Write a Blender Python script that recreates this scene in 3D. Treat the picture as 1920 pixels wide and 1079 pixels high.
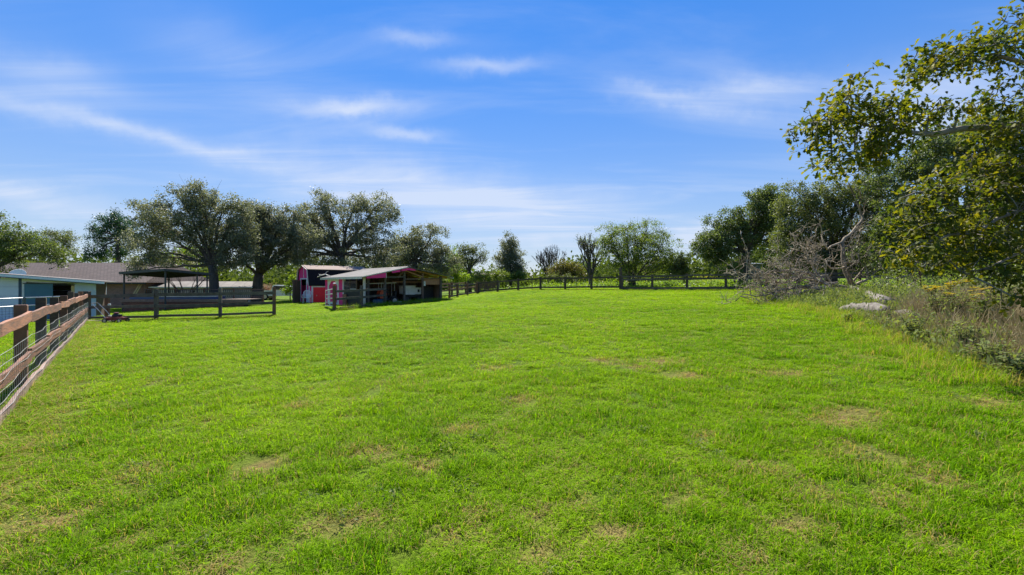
import bpy, math, random
import numpy as np
from mathutils import Vector, noise as mnoise

for o in list(bpy.data.objects): bpy.data.objects.remove(o)
scene = bpy.context.scene
C = scene.collection
R = math.radians
CAMZ, FPX, HOR = 1.62, 860.0, 536.0

# ------------------------------------------------------------------ camera
cam_d = bpy.data.cameras.new('camera'); cam = bpy.data.objects.new('camera', cam_d); C.objects.link(cam)
cam.location = (0, 0, CAMZ); cam.rotation_euler = (R(90), 0, 0)
cam_d.sensor_width = 36; cam_d.lens = 36 * FPX / 1920; cam_d.shift_y = -3.5 / 1920
cam_d.clip_start = 0.05; cam_d.clip_end = 5000
scene.camera = cam

# ------------------------------------------------------------------ sky + sun
SUN_EL, SUN_AZ = R(50), R(-14)            # azimuth measured from +Y, positive to +X
world = bpy.data.worlds.new('World'); scene.world = world; world.use_nodes = True
nt = world.node_tree; nt.nodes.clear()
def N(tree, t, **kw):
    n = tree.nodes.new(t)
    for k, v in kw.items(): setattr(n, k, v)
    return n
def val(tree, x, sock):
    if hasattr(x, 'links'): tree.links.new(x, sock)
    else: sock.default_value = x
def M_(tree, op, a, b=None, c=None, clamp=False):
    n = N(tree, 'ShaderNodeMath', operation=op); n.use_clamp = clamp
    val(tree, a, n.inputs[0])
    if b is not None: val(tree, b, n.inputs[1])
    if c is not None: val(tree, c, n.inputs[2])
    return n.outputs[0]
sky = N(nt, 'ShaderNodeTexSky', sky_type='NISHITA')
sky.sun_disc = False; sky.sun_elevation = SUN_EL; sky.sun_rotation = SUN_AZ
sky.altitude = 0; sky.air_density = 1.0; sky.dust_density = 0.0; sky.ozone_density = 3.0
tc = N(nt, 'ShaderNodeTexCoord')
sep = N(nt, 'ShaderNodeSeparateXYZ'); nt.links.new(tc.outputs['Generated'], sep.inputs[0])
dx, dy, dz = sep.outputs
az = M_(nt, 'ARCTAN2', dx, dy); el = M_(nt, 'ARCSINE', dz)
zc = M_(nt, 'MAXIMUM', M_(nt, 'ADD', dz, 0.06), 0.04)
uv = N(nt, 'ShaderNodeCombineXYZ')
nt.links.new(M_(nt, 'DIVIDE', dx, zc), uv.inputs[0]); nt.links.new(M_(nt, 'DIVIDE', dy, zc), uv.inputs[1])
mp = N(nt, 'ShaderNodeMapping'); nt.links.new(uv.outputs[0], mp.inputs[0])
mp.inputs['Rotation'].default_value = (0, 0, R(20)); mp.inputs['Scale'].default_value = (0.55, 1.9, 1)
n1 = N(nt, 'ShaderNodeTexNoise'); nt.links.new(mp.outputs[0], n1.inputs['Vector'])
n1.inputs['Scale'].default_value = 0.9; n1.inputs['Detail'].default_value = 7; n1.inputs['Roughness'].default_value = 0.57; n1.inputs['Distortion'].default_value = 0.7
n2 = N(nt, 'ShaderNodeTexNoise'); nt.links.new(tc.outputs['Generated'], n2.inputs['Vector'])
n2.inputs['Scale'].default_value = 9; n2.inputs['Detail'].default_value = 5; n2.inputs['Roughness'].default_value = 0.6
wob = M_(nt, 'MULTIPLY', M_(nt, 'SUBTRACT', n2.outputs['Fac'], 0.5), 0.06)
# thin cirrus over the whole sky
cir = N(nt, 'ShaderNodeMapRange', interpolation_type='SMOOTHSTEP'); nt.links.new(n1.outputs['Fac'], cir.inputs[0])
cir.inputs[1].default_value = 0.44; cir.inputs[2].default_value = 0.80; cir.inputs[3].default_value = 0; cir.inputs[4].default_value = 0.26
tot = cir.outputs[0]
def ang(px, py):
    x = (px - 960) / FPX; z = (HOR - py) / FPX
    return math.atan2(x, 1), math.atan2(z, math.hypot(1, x))
# drifting streaks of cirrus, as directions in the sky: start, end, half width (rad), strength
for (a, b, w, s, wisp) in [((-60, 168), (560, 318), 0.017, 0.40, 1), ((-40, 176), (300, 262), 0.010, 0.16, 1), ((500, 305), (1120, 400), 0.055, 0.62, 1), ((-80, 362), (230, 386), 0.019, 0.55, 1),
                     ((560, 208), (770, 196), 0.016, 0.42, 1), ((690, 244), (830, 258), 0.011, 0.34, 1), ((815, 124), (1000, 122), 0.014, 0.44, 1),
                     ((715, 68), (850, 70), 0.012, 0.26, 1), ((1140, 165), (1340, 195), 0.017, 0.40, 1), ((1290, 185), (1560, 170), 0.03, 0.46, 1),
                     ((-40, 120), (220, 160), 0.03, 0.36, 1), ((1260, 444), (1350, 440), 0.02, 0.6, 0.5), ((1560, 215), (1900, 190), 0.06, 0.5, 1),
                     ((880, 440), (1100, 436), 0.028, 0.35, 1), ((250, 40), (500, 110), 0.05, 0.2, 1)]:
    a0, e0 = ang(*a); a1, e1 = ang(*b)
    cx_, cy_ = (a0 + a1) / 2, (e0 + e1) / 2; L = math.hypot(a1 - a0, e1 - e0) / 2; th = math.atan2(e1 - e0, a1 - a0)
    p = M_(nt, 'SUBTRACT', az, cx_); q = M_(nt, 'ADD', M_(nt, 'SUBTRACT', el, cy_), wob)
    u = M_(nt, 'ADD', M_(nt, 'MULTIPLY', p, math.cos(th) / L), M_(nt, 'MULTIPLY', q, math.sin(th) / L))
    v = M_(nt, 'ADD', M_(nt, 'MULTIPLY', p, -math.sin(th) / w), M_(nt, 'MULTIPLY', q, math.cos(th) / w))
    d2 = M_(nt, 'ADD', M_(nt, 'MULTIPLY', u, u), M_(nt, 'MULTIPLY', v, v))
    g_ = M_(nt, 'EXPONENT', M_(nt, 'MULTIPLY', d2, -1.0))
    wz = M_(nt, 'MULTIPLY', M_(nt, 'MULTIPLY', M_(nt, 'SUBTRACT', n1.outputs['Fac'], 0.22), 3.0 * s, clamp=True), 1.35)
    tot = M_(nt, 'ADD', tot, M_(nt, 'MULTIPLY', g_, wz))
tot = M_(nt, 'ADD', tot, M_(nt, 'MULTIPLY', M_(nt, 'EXPONENT', M_(nt, 'MULTIPLY', M_(nt, 'ABSOLUTE', el), -4.6)), 0.68))   # haze veil thickening to the horizon all round
tot = M_(nt, 'MULTIPLY', tot, M_(nt, 'MULTIPLY', dz, 30.0, clamp=True), clamp=True)
# the photograph's tone mapping holds the sky's brightness range together: even out its luminance everywhere alike
bw_ = N(nt, 'ShaderNodeRGBToBW'); nt.links.new(sky.outputs[0], bw_.inputs[0])
kf = M_(nt, 'MULTIPLY', M_(nt, 'POWER', M_(nt, 'MAXIMUM', bw_.outputs[0], 0.05), -0.56), 1.95)
vm = N(nt, 'ShaderNodeVectorMath', operation='SCALE'); nt.links.new(sky.outputs[0], vm.inputs[0]); nt.links.new(kf, vm.inputs['Scale'])
vt = N(nt, 'ShaderNodeVectorMath', operation='MULTIPLY'); nt.links.new(vm.outputs[0], vt.inputs[0]); vt.inputs[1].default_value = (0.93, 0.91, 1.02)
hs = N(nt, 'ShaderNodeHueSaturation'); nt.links.new(vt.outputs[0], hs.inputs['Color'])
hs.inputs['Saturation'].default_value = 1.32
mixc = N(nt, 'ShaderNodeMix', data_type='RGBA'); nt.links.new(M_(nt, 'MULTIPLY', tot, 0.85), mixc.inputs[0])
nt.links.new(hs.outputs[0], mixc.inputs[6]); mixc.inputs[7].default_value = (4.9, 5.5, 6.7, 1)
bg = N(nt, 'ShaderNodeBackground'); nt.links.new(mixc.outputs[2], bg.inputs[0]); bg.inputs[1].default_value = 0.066
ow = N(nt, 'ShaderNodeOutputWorld'); nt.links.new(bg.outputs[0], ow.inputs[0])

sun_d = bpy.data.lights.new('sun', 'SUN'); sun_d.energy = 5.0; sun_d.angle = R(0.55); sun_d.color = (1, 0.95, 0.86)
sun = bpy.data.objects.new('sun', sun_d); C.objects.link(sun)
sdir = Vector((math.sin(SUN_AZ) * math.cos(SUN_EL), math.cos(SUN_AZ) * math.cos(SUN_EL), math.sin(SUN_EL)))
sun.rotation_euler = sdir.to_track_quat('Z', 'Y').to_euler(); sun.location = (0, 0, 60)

vs = scene.view_settings; vs.view_transform = 'Standard'; vs.look = 'None'; vs.exposure = 1.15; vs.gamma = 1; vs.use_curve_mapping = False
scene.render.engine = 'CYCLES'
try: scene.cycles.max_bounces = 6; scene.cycles.transparent_max_bounces = 4; scene.cycles.diffuse_bounces = 3
except Exception: pass

# ------------------------------------------------------------------ helpers
def smooth(a, b, x):
    t = np.clip((x - a) / (b - a), 0, 1); return t * t * (3 - 2 * t)
CAPX = [-60, -26, -20, -9, -4, 5, 40]; CAPZ = [-0.1, -0.06, 0.28, 0.45, 0.72, 1.5, 2.6]
def g(x, y):
    """height of the paddock ground: a plane that rises to the back right and levels off"""
    x = np.asarray(x, float); y = np.asarray(y, float)
    p = 0.024 * x + 0.0275 * y
    cap = np.interp(x, CAPX, CAPZ) + 0.010 * (np.clip(y, 0, 75) - 35) - 0.1
    k = 0.10; h = np.clip(0.5 + 0.5 * (cap - p) / k, 0, 1)
    z = cap * (1 - h) + p * h - k * h * (1 - h)
    z = z * smooth(-60, 0, y) + 0.16 * np.exp(-(((x - 11.5) / 4) ** 2 + ((y - 14) / 5) ** 2))
    z += 0.018 * np.sin(x * 0.9 + 1.3 * np.sin(y * 0.5)) * np.sin(y * 0.8 + 0.7) * smooth(1, 6, np.hypot(x, y))
    z += 0.42 * smooth(0.2, 3.2, x - np.interp(y, [3.5,6.2,7.2,8.7,10.6,13.0,14.6,17.5,21,26,31], [7.25,6.75,7.0,7.6,8.5,9.6,10.2,10.6,11.5,14,17])) * smooth(1, 6, y) * (1 - smooth(17, 27, y))
    z += 2.2 * smooth(110, 180, np.hypot(x, y))
    return z
BX = [7.25, 6.75, 7.0, 7.6, 8.5, 9.6, 10.2, 10.6, 11.5, 14, 17]; BY = [3.5, 6.2, 7.2, 8.7, 10.6, 13.0, 14.6, 17.5, 21, 26, 31]   # edge of the mown lawn on the right
def edge_x(y): return np.interp(y, BY, BX)
def gf(x, y): return float(g(x, y))
def pt(px, py, Y): return Vector(((px - 960) / FPX * Y, Y, CAMZ - (py - HOR) / FPX * Y))
def gp(px, py):
    """where a sight line from the measured photograph meets the ground"""
    a, b = 1.0, 120.0
    for y in np.arange(1.5, 120, 0.25):
        p = pt(px, py, y)
        if p.z < gf(p.x, p.y): b = y; break
        a = y
    for _ in range(24):
        m = (a + b) / 2; p = pt(px, py, m)
        if p.z < gf(p.x, p.y): b = m
        else: a = m
    p = pt(px, py, b); return Vector((p.x, p.y, gf(p.x, p.y)))

class MB:
    def __init__(s): s.v = []; s.f = []
    def add(s, vs_, fs_):
        n = len(s.v); s.v += [tuple(q) for q in vs_]; s.f += [tuple(i + n for i in q) for q in fs_]; return s
    def box(s, x0, x1, y0, y1, z0, z1):
        return s.add([(x0,y0,z0),(x1,y0,z0),(x1,y1,z0),(x0,y1,z0),(x0,y0,z1),(x1,y0,z1),(x1,y1,z1),(x0,y1,z1)],
                     [(0,3,2,1),(4,5,6,7),(0,1,5,4),(1,2,6,5),(2,3,7,6),(3,0,4,7)])
    def beam(s, p, q, w, h, up=Vector((0,0,1)), seg=1, wob=0.0, rng=None):
        p = Vector(p); q = Vector(q); d = (q - p).normalized(); sd = d.cross(Vector(up))
        if sd.length < 1e-4: sd = d.cross(Vector((1,0,0)))
        sd.normalize(); u = sd.cross(d); vv = []; ff = []
        for i in range(seg + 1):
            c = p.lerp(q, i / seg)
            if wob and rng and 0 < i < seg: c = c + u * rng.uniform(-wob, wob) + sd * rng.uniform(-wob, wob)
            for a, b in ((-1,-1),(1,-1),(1,1),(-1,1)): vv.append(c + sd * (a * w / 2) + u * (b * h / 2))
        for i in range(seg):
            for k in range(4): ff.append((i*4+k, i*4+(k+1)%4, (i+1)*4+(k+1)%4, (i+1)*4+k))
        ff += [(3,2,1,0), (seg*4, seg*4+1, seg*4+2, seg*4+3)]
        return s.add(vv, ff)
    def tube(s, pts, rad, n=6):
        pts = [Vector(p) for p in pts]; vv = []; ff = []
        if not hasattr(rad, '__len__'): rad = [rad] * len(pts)
        prev = None
        for i, p in enumerate(pts):
            d = (pts[min(i+1, len(pts)-1)] - pts[max(i-1, 0)]).normalized()
            a = d.cross(Vector((0.31, 0.22, 1)) if abs(d.z) < 0.92 else Vector((1, 0.2, 0)))
            if prev is not None:
                a2 = prev - d * prev.dot(d)
                if a2.length > 1e-3: a = a2
            a.normalize(); prev = a; b = d.cross(a)
            for k in range(n):
                t = 2 * math.pi * k / n; vv.append(p + (a * math.cos(t) + b * math.sin(t)) * rad[i])
        for i in range(len(pts) - 1):
            for k in range(n): ff.append((i*n+k, i*n+(k+1)%n, (i+1)*n+(k+1)%n, (i+1)*n+k))
        ff.append(tuple(range(n - 1, -1, -1))); ff.append(tuple((len(pts)-1)*n + k for k in range(n)))
        return s.add(vv, ff)
    def prism(s, poly, axis, a, b):
        """polygon (2-D) extruded along axis 'x','y' or 'z' from a to b"""
        n = len(poly)
        def p3(u, v, w): return {'x': (w, u, v), 'y': (u, w, v), 'z': (u, v, w)}[axis]
        vv = [p3(u, v, a) for u, v in poly] + [p3(u, v, b) for u, v in poly]
        ff = [tuple(range(n - 1, -1, -1)), tuple(range(n, 2*n))] + [(i, (i+1)%n, n+(i+1)%n, n+i) for i in range(n)]
        return s.add(vv, ff)
    def lathe(s, c, prof, n=12):
        vv = []; ff = []
        for r, z in prof:
            for k in range(n): t = 2*math.pi*k/n; vv.append((c[0]+r*math.cos(t), c[1]+r*math.sin(t), c[2]+z))
        for i in range(len(prof)-1):
            for k in range(n): ff.append((i*n+k, i*n+(k+1)%n, (i+1)*n+(k+1)%n, (i+1)*n+k))
        ff.append(tuple(range(n-1,-1,-1))); ff.append(tuple((len(prof)-1)*n+k for k in range(n)))
        return s.add(vv, ff)
    def mesh(s, name, mat, smooth_=False):
        me = bpy.data.meshes.new(name); me.from_pydata(s.v, [], s.f); me.update()
        if mat: me.materials.append(mat)
        if smooth_: me.polygons.foreach_set('use_smooth', [True] * len(me.polygons))
        return me
    def build(s, name, mat, parent=None, smooth_=False, off=None):
        if off is not None: s.v = [(a-off[0], b-off[1], c-off[2]) for a, b, c in s.v]
        return link(name, s.mesh(name, mat, smooth_), parent)
def link(name, me, parent=None):
    o = bpy.data.objects.new(name, me); C.objects.link(o)
    if parent is not None: o.parent = parent
    return o
def tag(o, label=None, cat=None, group=None, kind=None):
    if label: o['label'] = label
    if cat: o['category'] = cat
    if group: o['group'] = group
    if kind: o['kind'] = kind
    return o
def thing(name, label, cat, loc=(0,0,0), rz=0, group=None):
    o = bpy.data.objects.new(name, None); C.objects.link(o); o.empty_display_size = 0.2
    o.location = loc; o.rotation_euler = (0, 0, rz); return tag(o, label, cat, group)
def np_mesh(name, V, F, mat, smooth_=False):
    me = bpy.data.meshes.new(name); V = np.ascontiguousarray(V, dtype=np.float32); F = np.ascontiguousarray(F, dtype=np.int32)
    k = F.shape[1]; me.vertices.add(len(V)); me.vertices.foreach_set('co', V.ravel())
    me.loops.add(F.size); me.loops.foreach_set('vertex_index', F.ravel())
    me.polygons.add(len(F)); me.polygons.foreach_set('loop_start', np.arange(len(F), dtype=np.int32) * k)
    if smooth_: me.polygons.foreach_set('use_smooth', np.ones(len(F), dtype=bool))
    me.update(calc_edges=True)
    if mat: me.materials.append(mat)
    return me

# ------------------------------------------------------------------ materials
def new_mat(name):
    m = bpy.data.materials.new(name); m.use_nodes = True; t = m.node_tree; t.nodes.clear()
    return m, t, N(t, 'ShaderNodeOutputMaterial')
def mixrgb(t, f, a, b, mode='MIX'):
    n = N(t, 'ShaderNodeMix', data_type='RGBA', blend_type=mode)
    val(t, f, n.inputs[0])
    for x, s in ((a, n.inputs[6]), (b, n.inputs[7])):
        if hasattr(x, 'links'): t.links.new(x, s)
        else: s.default_value = (*x, 1)
    return n.outputs[2]
def noise_n(t, scale, detail=4, rough=0.55, coord='Object', stretch=None, dist=0):
    c = N(t, 'ShaderNodeTexCoord'); s = c.outputs[coord]
    if stretch:
        m = N(t, 'ShaderNodeMapping'); t.links.new(s, m.inputs[0]); m.inputs['Scale'].default_value = stretch; s = m.outputs[0]
    n = N(t, 'ShaderNodeTexNoise'); t.links.new(s, n.inputs['Vector'])
    n.inputs['Scale'].default_value = scale; n.inputs['Detail'].default_value = detail; n.inputs['Roughness'].default_value = rough; n.inputs['Distortion'].default_value = dist
    return n.outputs['Fac']
def rng_(t, x, a, b, c=0, d=1):
    m = N(t, 'ShaderNodeMapRange'); t.links.new(x, m.inputs[0])
    for i, k in enumerate((a, b, c, d)): m.inputs[i+1].default_value = k
    return m.outputs[0]
def plain(name, c1, c2=None, scale=6, rough=0.7, metal=0, stretch=None, bump=0.25, bscale=None, rand=0.0, spec=0.4):
    """painted / wooden / metal surface: two tones mixed by noise, fine relief, slight tone change per object"""
    m, t, out = new_mat(name); b = N(t, 'ShaderNodeBsdfPrincipled')
    c2 = c2 or tuple(x * 0.72 for x in c1)
    f = rng_(t, noise_n(t, scale, 5, 0.6, stretch=stretch), 0.32, 0.68)
    col = mixrgb(t, f, c1, c2)
    if rand:
        oi = N(t, 'ShaderNodeObjectInfo'); hsv = N(t, 'ShaderNodeHueSaturation'); t.links.new(col, hsv.inputs['Color'])
        t.links.new(rng_(t, oi.outputs['Random'], 0, 1, 1 - rand, 1 + rand), hsv.inputs['Value']); col = hsv.outputs[0]
    t.links.new(col, b.inputs['Base Color']); b.inputs['Roughness'].default_value = rough; b.inputs['Metallic'].default_value = metal
    b.inputs['Specular IOR Level'].default_value = spec
    if bump:
        bp = N(t, 'ShaderNodeBump'); bp.inputs['Strength'].default_value = bump; bp.inputs['Distance'].default_value = 0.01
        t.links.new(noise_n(t, bscale or scale * 5, 4, 0.6, stretch=stretch), bp.inputs['Height']); t.links.new(bp.outputs[0], b.inputs['Normal'])
    t.links.new(b.outputs[0], out.inputs[0]); return m
def leafmat(name, cols, trans=0.35, rough=0.5, spec=0.35, tint=(1.25, 1.3, 0.45), clump=1.4):
    """leaf: tone by leaf (random per island) and by clump; light passes through the blade"""
    m, t, out = new_mat(name); geo = N(t, 'ShaderNodeNewGeometry'); rp = N(t, 'ShaderNodeValToRGB')
    nz = noise_n(t, clump, 2, 0.5)
    f = M_(t, 'ADD', M_(t, 'MULTIPLY', geo.outputs['Random Per Island'], 0.6), rng_(t, nz, 0.3, 0.7, 0, 0.4))
    t.links.new(f, rp.inputs[0]); els = rp.color_ramp.elements
    while len(els) < len(cols): els.new(0.5)
    for i, c in enumerate(cols): els[i].position = i / max(1, len(cols) - 1); els[i].color = (*c, 1)
    b = N(t, 'ShaderNodeBsdfPrincipled'); t.links.new(rp.outputs[0], b.inputs['Base Color'])
    b.inputs['Roughness'].default_value = rough; b.inputs['Specular IOR Level'].default_value = spec
    tr = N(t, 'ShaderNodeBsdfTranslucent'); t.links.new(mixrgb(t, 1.0, rp.outputs[0], tint, 'MULTIPLY'), tr.inputs[0])
    mx = N(t, 'ShaderNodeMixShader'); mx.inputs[0].default_value = trans
    t.links.new(b.outputs[0], mx.inputs[1]); t.links.new(tr.outputs[0], mx.inputs[2]); t.links.new(mx.outputs[0], out.inputs[0]); return m

MT = {}
MT['fence_dark'] = plain('fence_dark', (0.10, 0.068, 0.045), (0.045, 0.032, 0.023), 5, 0.8, stretch=(1, 1, 6), rand=0.25)
MT['fence_red'] = plain('fence_red', (0.33, 0.135, 0.065), (0.12, 0.07, 0.05), 3, 0.8, stretch=(0.8, 0.8, 8), rand=0.3, bump=0.9, bscale=9)
MT['fence_pale'] = plain('fence_pale', (0.36, 0.25, 0.19), (0.22, 0.13, 0.095), 3, 0.85, stretch=(0.8, 0.8, 8), rand=0.25, bump=0.9, bscale=9)
MT['fence_grey'] = plain('fence_grey', (0.13, 0.105, 0.08), (0.06, 0.048, 0.038), 4, 0.85, rand=0.2, bump=0.4)
MT['post_brown'] = plain('post_brown', (0.19, 0.085, 0.045), (0.10, 0.05, 0.03), 5, 0.8, rand=0.2)
MT['end_grain'] = plain('end_grain', (0.5, 0.4, 0.28), (0.36, 0.27, 0.17), 20, 0.8)
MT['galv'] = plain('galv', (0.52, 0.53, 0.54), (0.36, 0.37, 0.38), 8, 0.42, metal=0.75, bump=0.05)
MT['gate_paint'] = plain('gate_paint', (0.66, 0.66, 0.66), (0.5, 0.5, 0.5), 8, 0.4, metal=0.2, bump=0.05)
MT['wire'] = plain('wire', (0.55, 0.53, 0.5), (0.4, 0.36, 0.32), 8, 0.5, metal=0.5, bump=0)
MT['rust'] = plain('rust', (0.17, 0.08, 0.05), (0.09, 0.05, 0.035), 12, 0.85)
MT['steel_dark'] = plain('steel_dark', (0.05, 0.055, 0.05), (0.03, 0.032, 0.03), 10, 0.6)
MT['bark'] = plain('bark', (0.10, 0.082, 0.066), (0.045, 0.037, 0.03), 7, 0.9, stretch=(1, 1, 0.35), bump=0.8, bscale=14)
MT['bark_light'] = plain('bark_light', (0.26, 0.23, 0.19), (0.13, 0.115, 0.095), 9, 0.9, stretch=(1, 1, 0.4), bump=0.8, bscale=16)
MT['deadwood'] = plain('deadwood', (0.44, 0.355, 0.245), (0.19, 0.15, 0.10), 5, 0.85, bump=0.7, bscale=25)
MT['deadwood_dark'] = plain('deadwood_dark', (0.27, 0.215, 0.145), (0.11, 0.086, 0.06), 5, 0.9, bump=0.7, bscale=25)
MT['log'] = plain('log', (0.24, 0.21, 0.17), (0.085, 0.07, 0.055), 9, 0.9, bump=1.0, bscale=22)
MT['pink'] = plain('pink', (0.80, 0.03, 0.20), (0.70, 0.025, 0.17), 3, 0.55, rand=0.08, bump=0.1)
MT['red'] = plain('red', (0.88, 0.022, 0.04), (0.80, 0.02, 0.035), 2, 0.5, bump=0.1)
MT['white'] = plain('white', (0.78, 0.77, 0.74), (0.6, 0.58, 0.54), 4, 0.55, bump=0.1)
MT['cream'] = plain('cream', (0.66, 0.60, 0.50), (0.5, 0.44, 0.36), 4, 0.6)
MT['plank'] = plain('plank', (0.20, 0.12, 0.08), (0.10, 0.062, 0.042), 5, 0.85, stretch=(4, 4, 0.6), rand=0.35)
MT['plank_warm'] = plain('plank_warm', (0.36, 0.17, 0.085), (0.2, 0.1, 0.055), 5, 0.8, stretch=(4, 4, 0.6), rand=0.3)
MT['door_wood'] = plain('door_wood', (0.25, 0.17, 0.10), (0.16, 0.105, 0.065), 5, 0.8, stretch=(5, 5, 0.5), rand=0.2)
MT['black'] = plain('black', (0.015, 0.015, 0.017), (0.025, 0.024, 0.024), 8, 0.6)
MT['tyre'] = plain('tyre', (0.02, 0.02, 0.02), (0.03, 0.03, 0.03), 10, 0.85)
MT['shingle_shaded'] = plain('shingle_shaded', (0.018, 0.014, 0.017), (0.010, 0.008, 0.010), 20, 0.9, spec=0.15)  # steep barn slopes, their shade put into the colour
MT['shingle_sunlit'] = plain('shingle_sunlit', (0.30, 0.22, 0.18), (0.2, 0.145, 0.12), 14, 0.9)  # upper barn slopes, sunlight put into the colour
MT['orange'] = plain('orange', (0.65, 0.10, 0.03), (0.5, 0.07, 0.02), 6, 0.6)
MT['blue_wall'] = plain('blue_wall', (0.40, 0.47, 0.54), (0.34, 0.41, 0.48), 2.5, 0.6, bump=0.1)
MT['panel_white'] = plain('panel_white', (0.62, 0.66, 0.70), (0.55, 0.59, 0.63), 2.0, 0.5, bump=0.05, rand=0.03)
MT['teal'] = plain('teal', (0.05, 0.15, 0.20), (0.04, 0.125, 0.175), 2, 0.5, bump=0.1)
MT['navy'] = plain('navy', (0.03, 0.07, 0.115), (0.025, 0.055, 0.09), 3, 0.5, bump=0.1)
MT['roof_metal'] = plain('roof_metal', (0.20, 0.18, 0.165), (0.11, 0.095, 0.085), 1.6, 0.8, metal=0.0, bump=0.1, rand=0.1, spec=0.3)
MT['ply'] = plain('ply', (0.5, 0.36, 0.16), (0.42, 0.3, 0.13), 4, 0.7)
MT['tan_wall'] = plain('tan_wall', (0.46, 0.42, 0.33), (0.40, 0.36, 0.28), 2, 0.7, bump=0.1)
MT['slate'] = plain('slate', (0.11, 0.135, 0.16), (0.08, 0.10, 0.12), 3, 0.7)
MT['glass'] = plain('glass', (0.02, 0.025, 0.03), (0.03, 0.035, 0.04), 2, 0.08, bump=0, spec=0.8)
MT['pool_blue'] = plain('pool_blue', (0.03, 0.06, 0.16), (0.025, 0.045, 0.12), 2, 0.45, bump=0.1)
MT['deck'] = plain('deck', (0.19, 0.12, 0.09), (0.12, 0.075, 0.055), 5, 0.8, rand=0.2)
MT['lattice'] = plain('lattice', (0.24, 0.095, 0.06), (0.15, 0.065, 0.045), 6, 0.8)
MT['mower_red'] = plain('mower_red', (0.20, 0.03, 0.035), (0.11, 0.02, 0.02), 8, 0.4)
MT['car_paint'] = plain('car_paint', (0.75, 0.77, 0.79), (0.7, 0.72, 0.74), 2, 0.25, bump=0)
MT['yellow'] = plain('yellow', (0.85, 0.52, 0.02), (0.7, 0.38, 0.01), 10, 0.6, bump=0)
MT['concrete'] = plain('concrete', (0.55, 0.5, 0.42), (0.42, 0.38, 0.31), 5, 0.85)
MT['pink_house'] = plain('pink_house', (0.42, 0.30, 0.26), (0.36, 0.25, 0.21), 3, 0.8)

# brick wall / shingle roof that stand too far away for single pieces to show
def brickmat(name, c1, c2, mortar, bw, rh, axis_rot, rough=0.85, msize=0.012):
    m, t, out = new_mat(name); b = N(t, 'ShaderNodeBsdfPrincipled'); c = N(t, 'ShaderNodeTexCoord'); mp_ = N(t, 'ShaderNodeMapping')
    t.links.new(c.outputs['Object'], mp_.inputs[0]); mp_.inputs['Rotation'].default_value = axis_rot
    k = N(t, 'ShaderNodeTexBrick'); t.links.new(mp_.outputs[0], k.inputs['Vector'])
    k.inputs['Color1'].default_value = (*c1, 1); k.inputs['Color2'].default_value = (*c2, 1); k.inputs['Mortar'].default_value = (*mortar, 1)
    k.inputs['Scale'].default_value = 1; k.inputs['Brick Width'].default_value = bw; k.inputs['Row Height'].default_value = rh; k.inputs['Mortar Size'].default_value = msize
    col = mixrgb(t, rng_(t, noise_n(t, 1.5, 5), 0.3, 0.7, 0, 0.45), k.outputs['Color'], tuple(x * 0.5 for x in c1))
    t.links.new(col, b.inputs['Base Color']); b.inputs['Roughness'].default_value = rough; b.inputs['Specular IOR Level'].default_value = 0.2
    t.links.new(b.outputs[0], out.inputs[0]); return m
MT['brick'] = brickmat('brick_wall_material', (0.30, 0.15, 0.10), (0.20, 0.10, 0.07), (0.28, 0.22, 0.18), 0.22, 0.075, (R(90), 0, 0))
MT['shingle'] = brickmat('roof_shingle_material', (0.15, 0.115, 0.105), (0.10, 0.08, 0.075), (0.05, 0.04, 0.04), 0.3, 0.14, (R(20), 0, 0), 0.95, 0.02)

L_OAK = [(0.08, 0.092, 0.05), (0.135, 0.15, 0.085), (0.20, 0.212, 0.135), (0.30, 0.305, 0.22)]
MT['leaf_live'] = leafmat('leaf_live_oak', L_OAK, 0.40, 0.55, 0.4, tint=(1.2,1.2,0.75))
MT['leaf_dark'] = leafmat('leaf_dark_oak', [(0.05, 0.075, 0.026), (0.088, 0.122, 0.04), (0.135, 0.172, 0.058), (0.2, 0.225, 0.10)], 0.40, 0.55, 0.4)
MT['leaf_olive'] = leafmat('leaf_olive', [(0.06, 0.08, 0.028), (0.10, 0.125, 0.042), (0.155, 0.175, 0.06), (0.22, 0.23, 0.10)], 0.38, 0.55, 0.4)
MT['leaf_far'] = leafmat('leaf_far', [(0.05, 0.075, 0.022), (0.085, 0.115, 0.032), (0.14, 0.17, 0.045)], 0.35, 0.8, 0.02)
MT['leaf_spring'] = leafmat('leaf_spring', [(0.11, 0.17, 0.018), (0.17, 0.25, 0.024), (0.25, 0.33, 0.04)], 0.5, 0.5, 0.3)
MT['leaf_mid'] = leafmat('leaf_mid', [(0.085, 0.12, 0.024), (0.14, 0.185, 0.034), (0.21, 0.26, 0.05)], 0.48, 0.45, 0.4)
MT['leaf_pine'] = leafmat('leaf_pine', [(0.02, 0.06, 0.03), (0.035, 0.09, 0.04), (0.06, 0.12, 0.05)], 0.25, 0.5, 0.35)
MT['leaf_rust'] = leafmat('leaf_rust', [(0.10, 0.10, 0.03), (0.16, 0.13, 0.04), (0.14, 0.16, 0.04)], 0.4, 0.5, 0.3)
MT['leaf_post'] = leafmat('leaf_post_oak', [(0.024, 0.052, 0.012), (0.06, 0.088, 0.014), (0.125, 0.138, 0.016), (0.28, 0.245, 0.02)], 0.5, 0.62, 0.22, tint=(1.55, 1.42, 0.4), clump=2.2)
MT['leaf_weed'] = leafmat('leaf_weed', [(0.10, 0.14, 0.04), (0.17, 0.205, 0.07), (0.26, 0.285, 0.135)], 0.4, 0.75, 0.1)
MT['straw'] = leafmat('straw', [(0.32, 0.26, 0.14), (0.46, 0.38, 0.22), (0.60, 0.52, 0.34)], 0.3, 0.8, 0.1, tint=(1.05, 1.0, 0.8))
MT['petal'] = leafmat('petal_yellow', [(0.75, 0.58, 0.01), (0.85, 0.68, 0.03)], 0.3, 0.6, 0.2, tint=(1, 1, 1))
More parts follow.
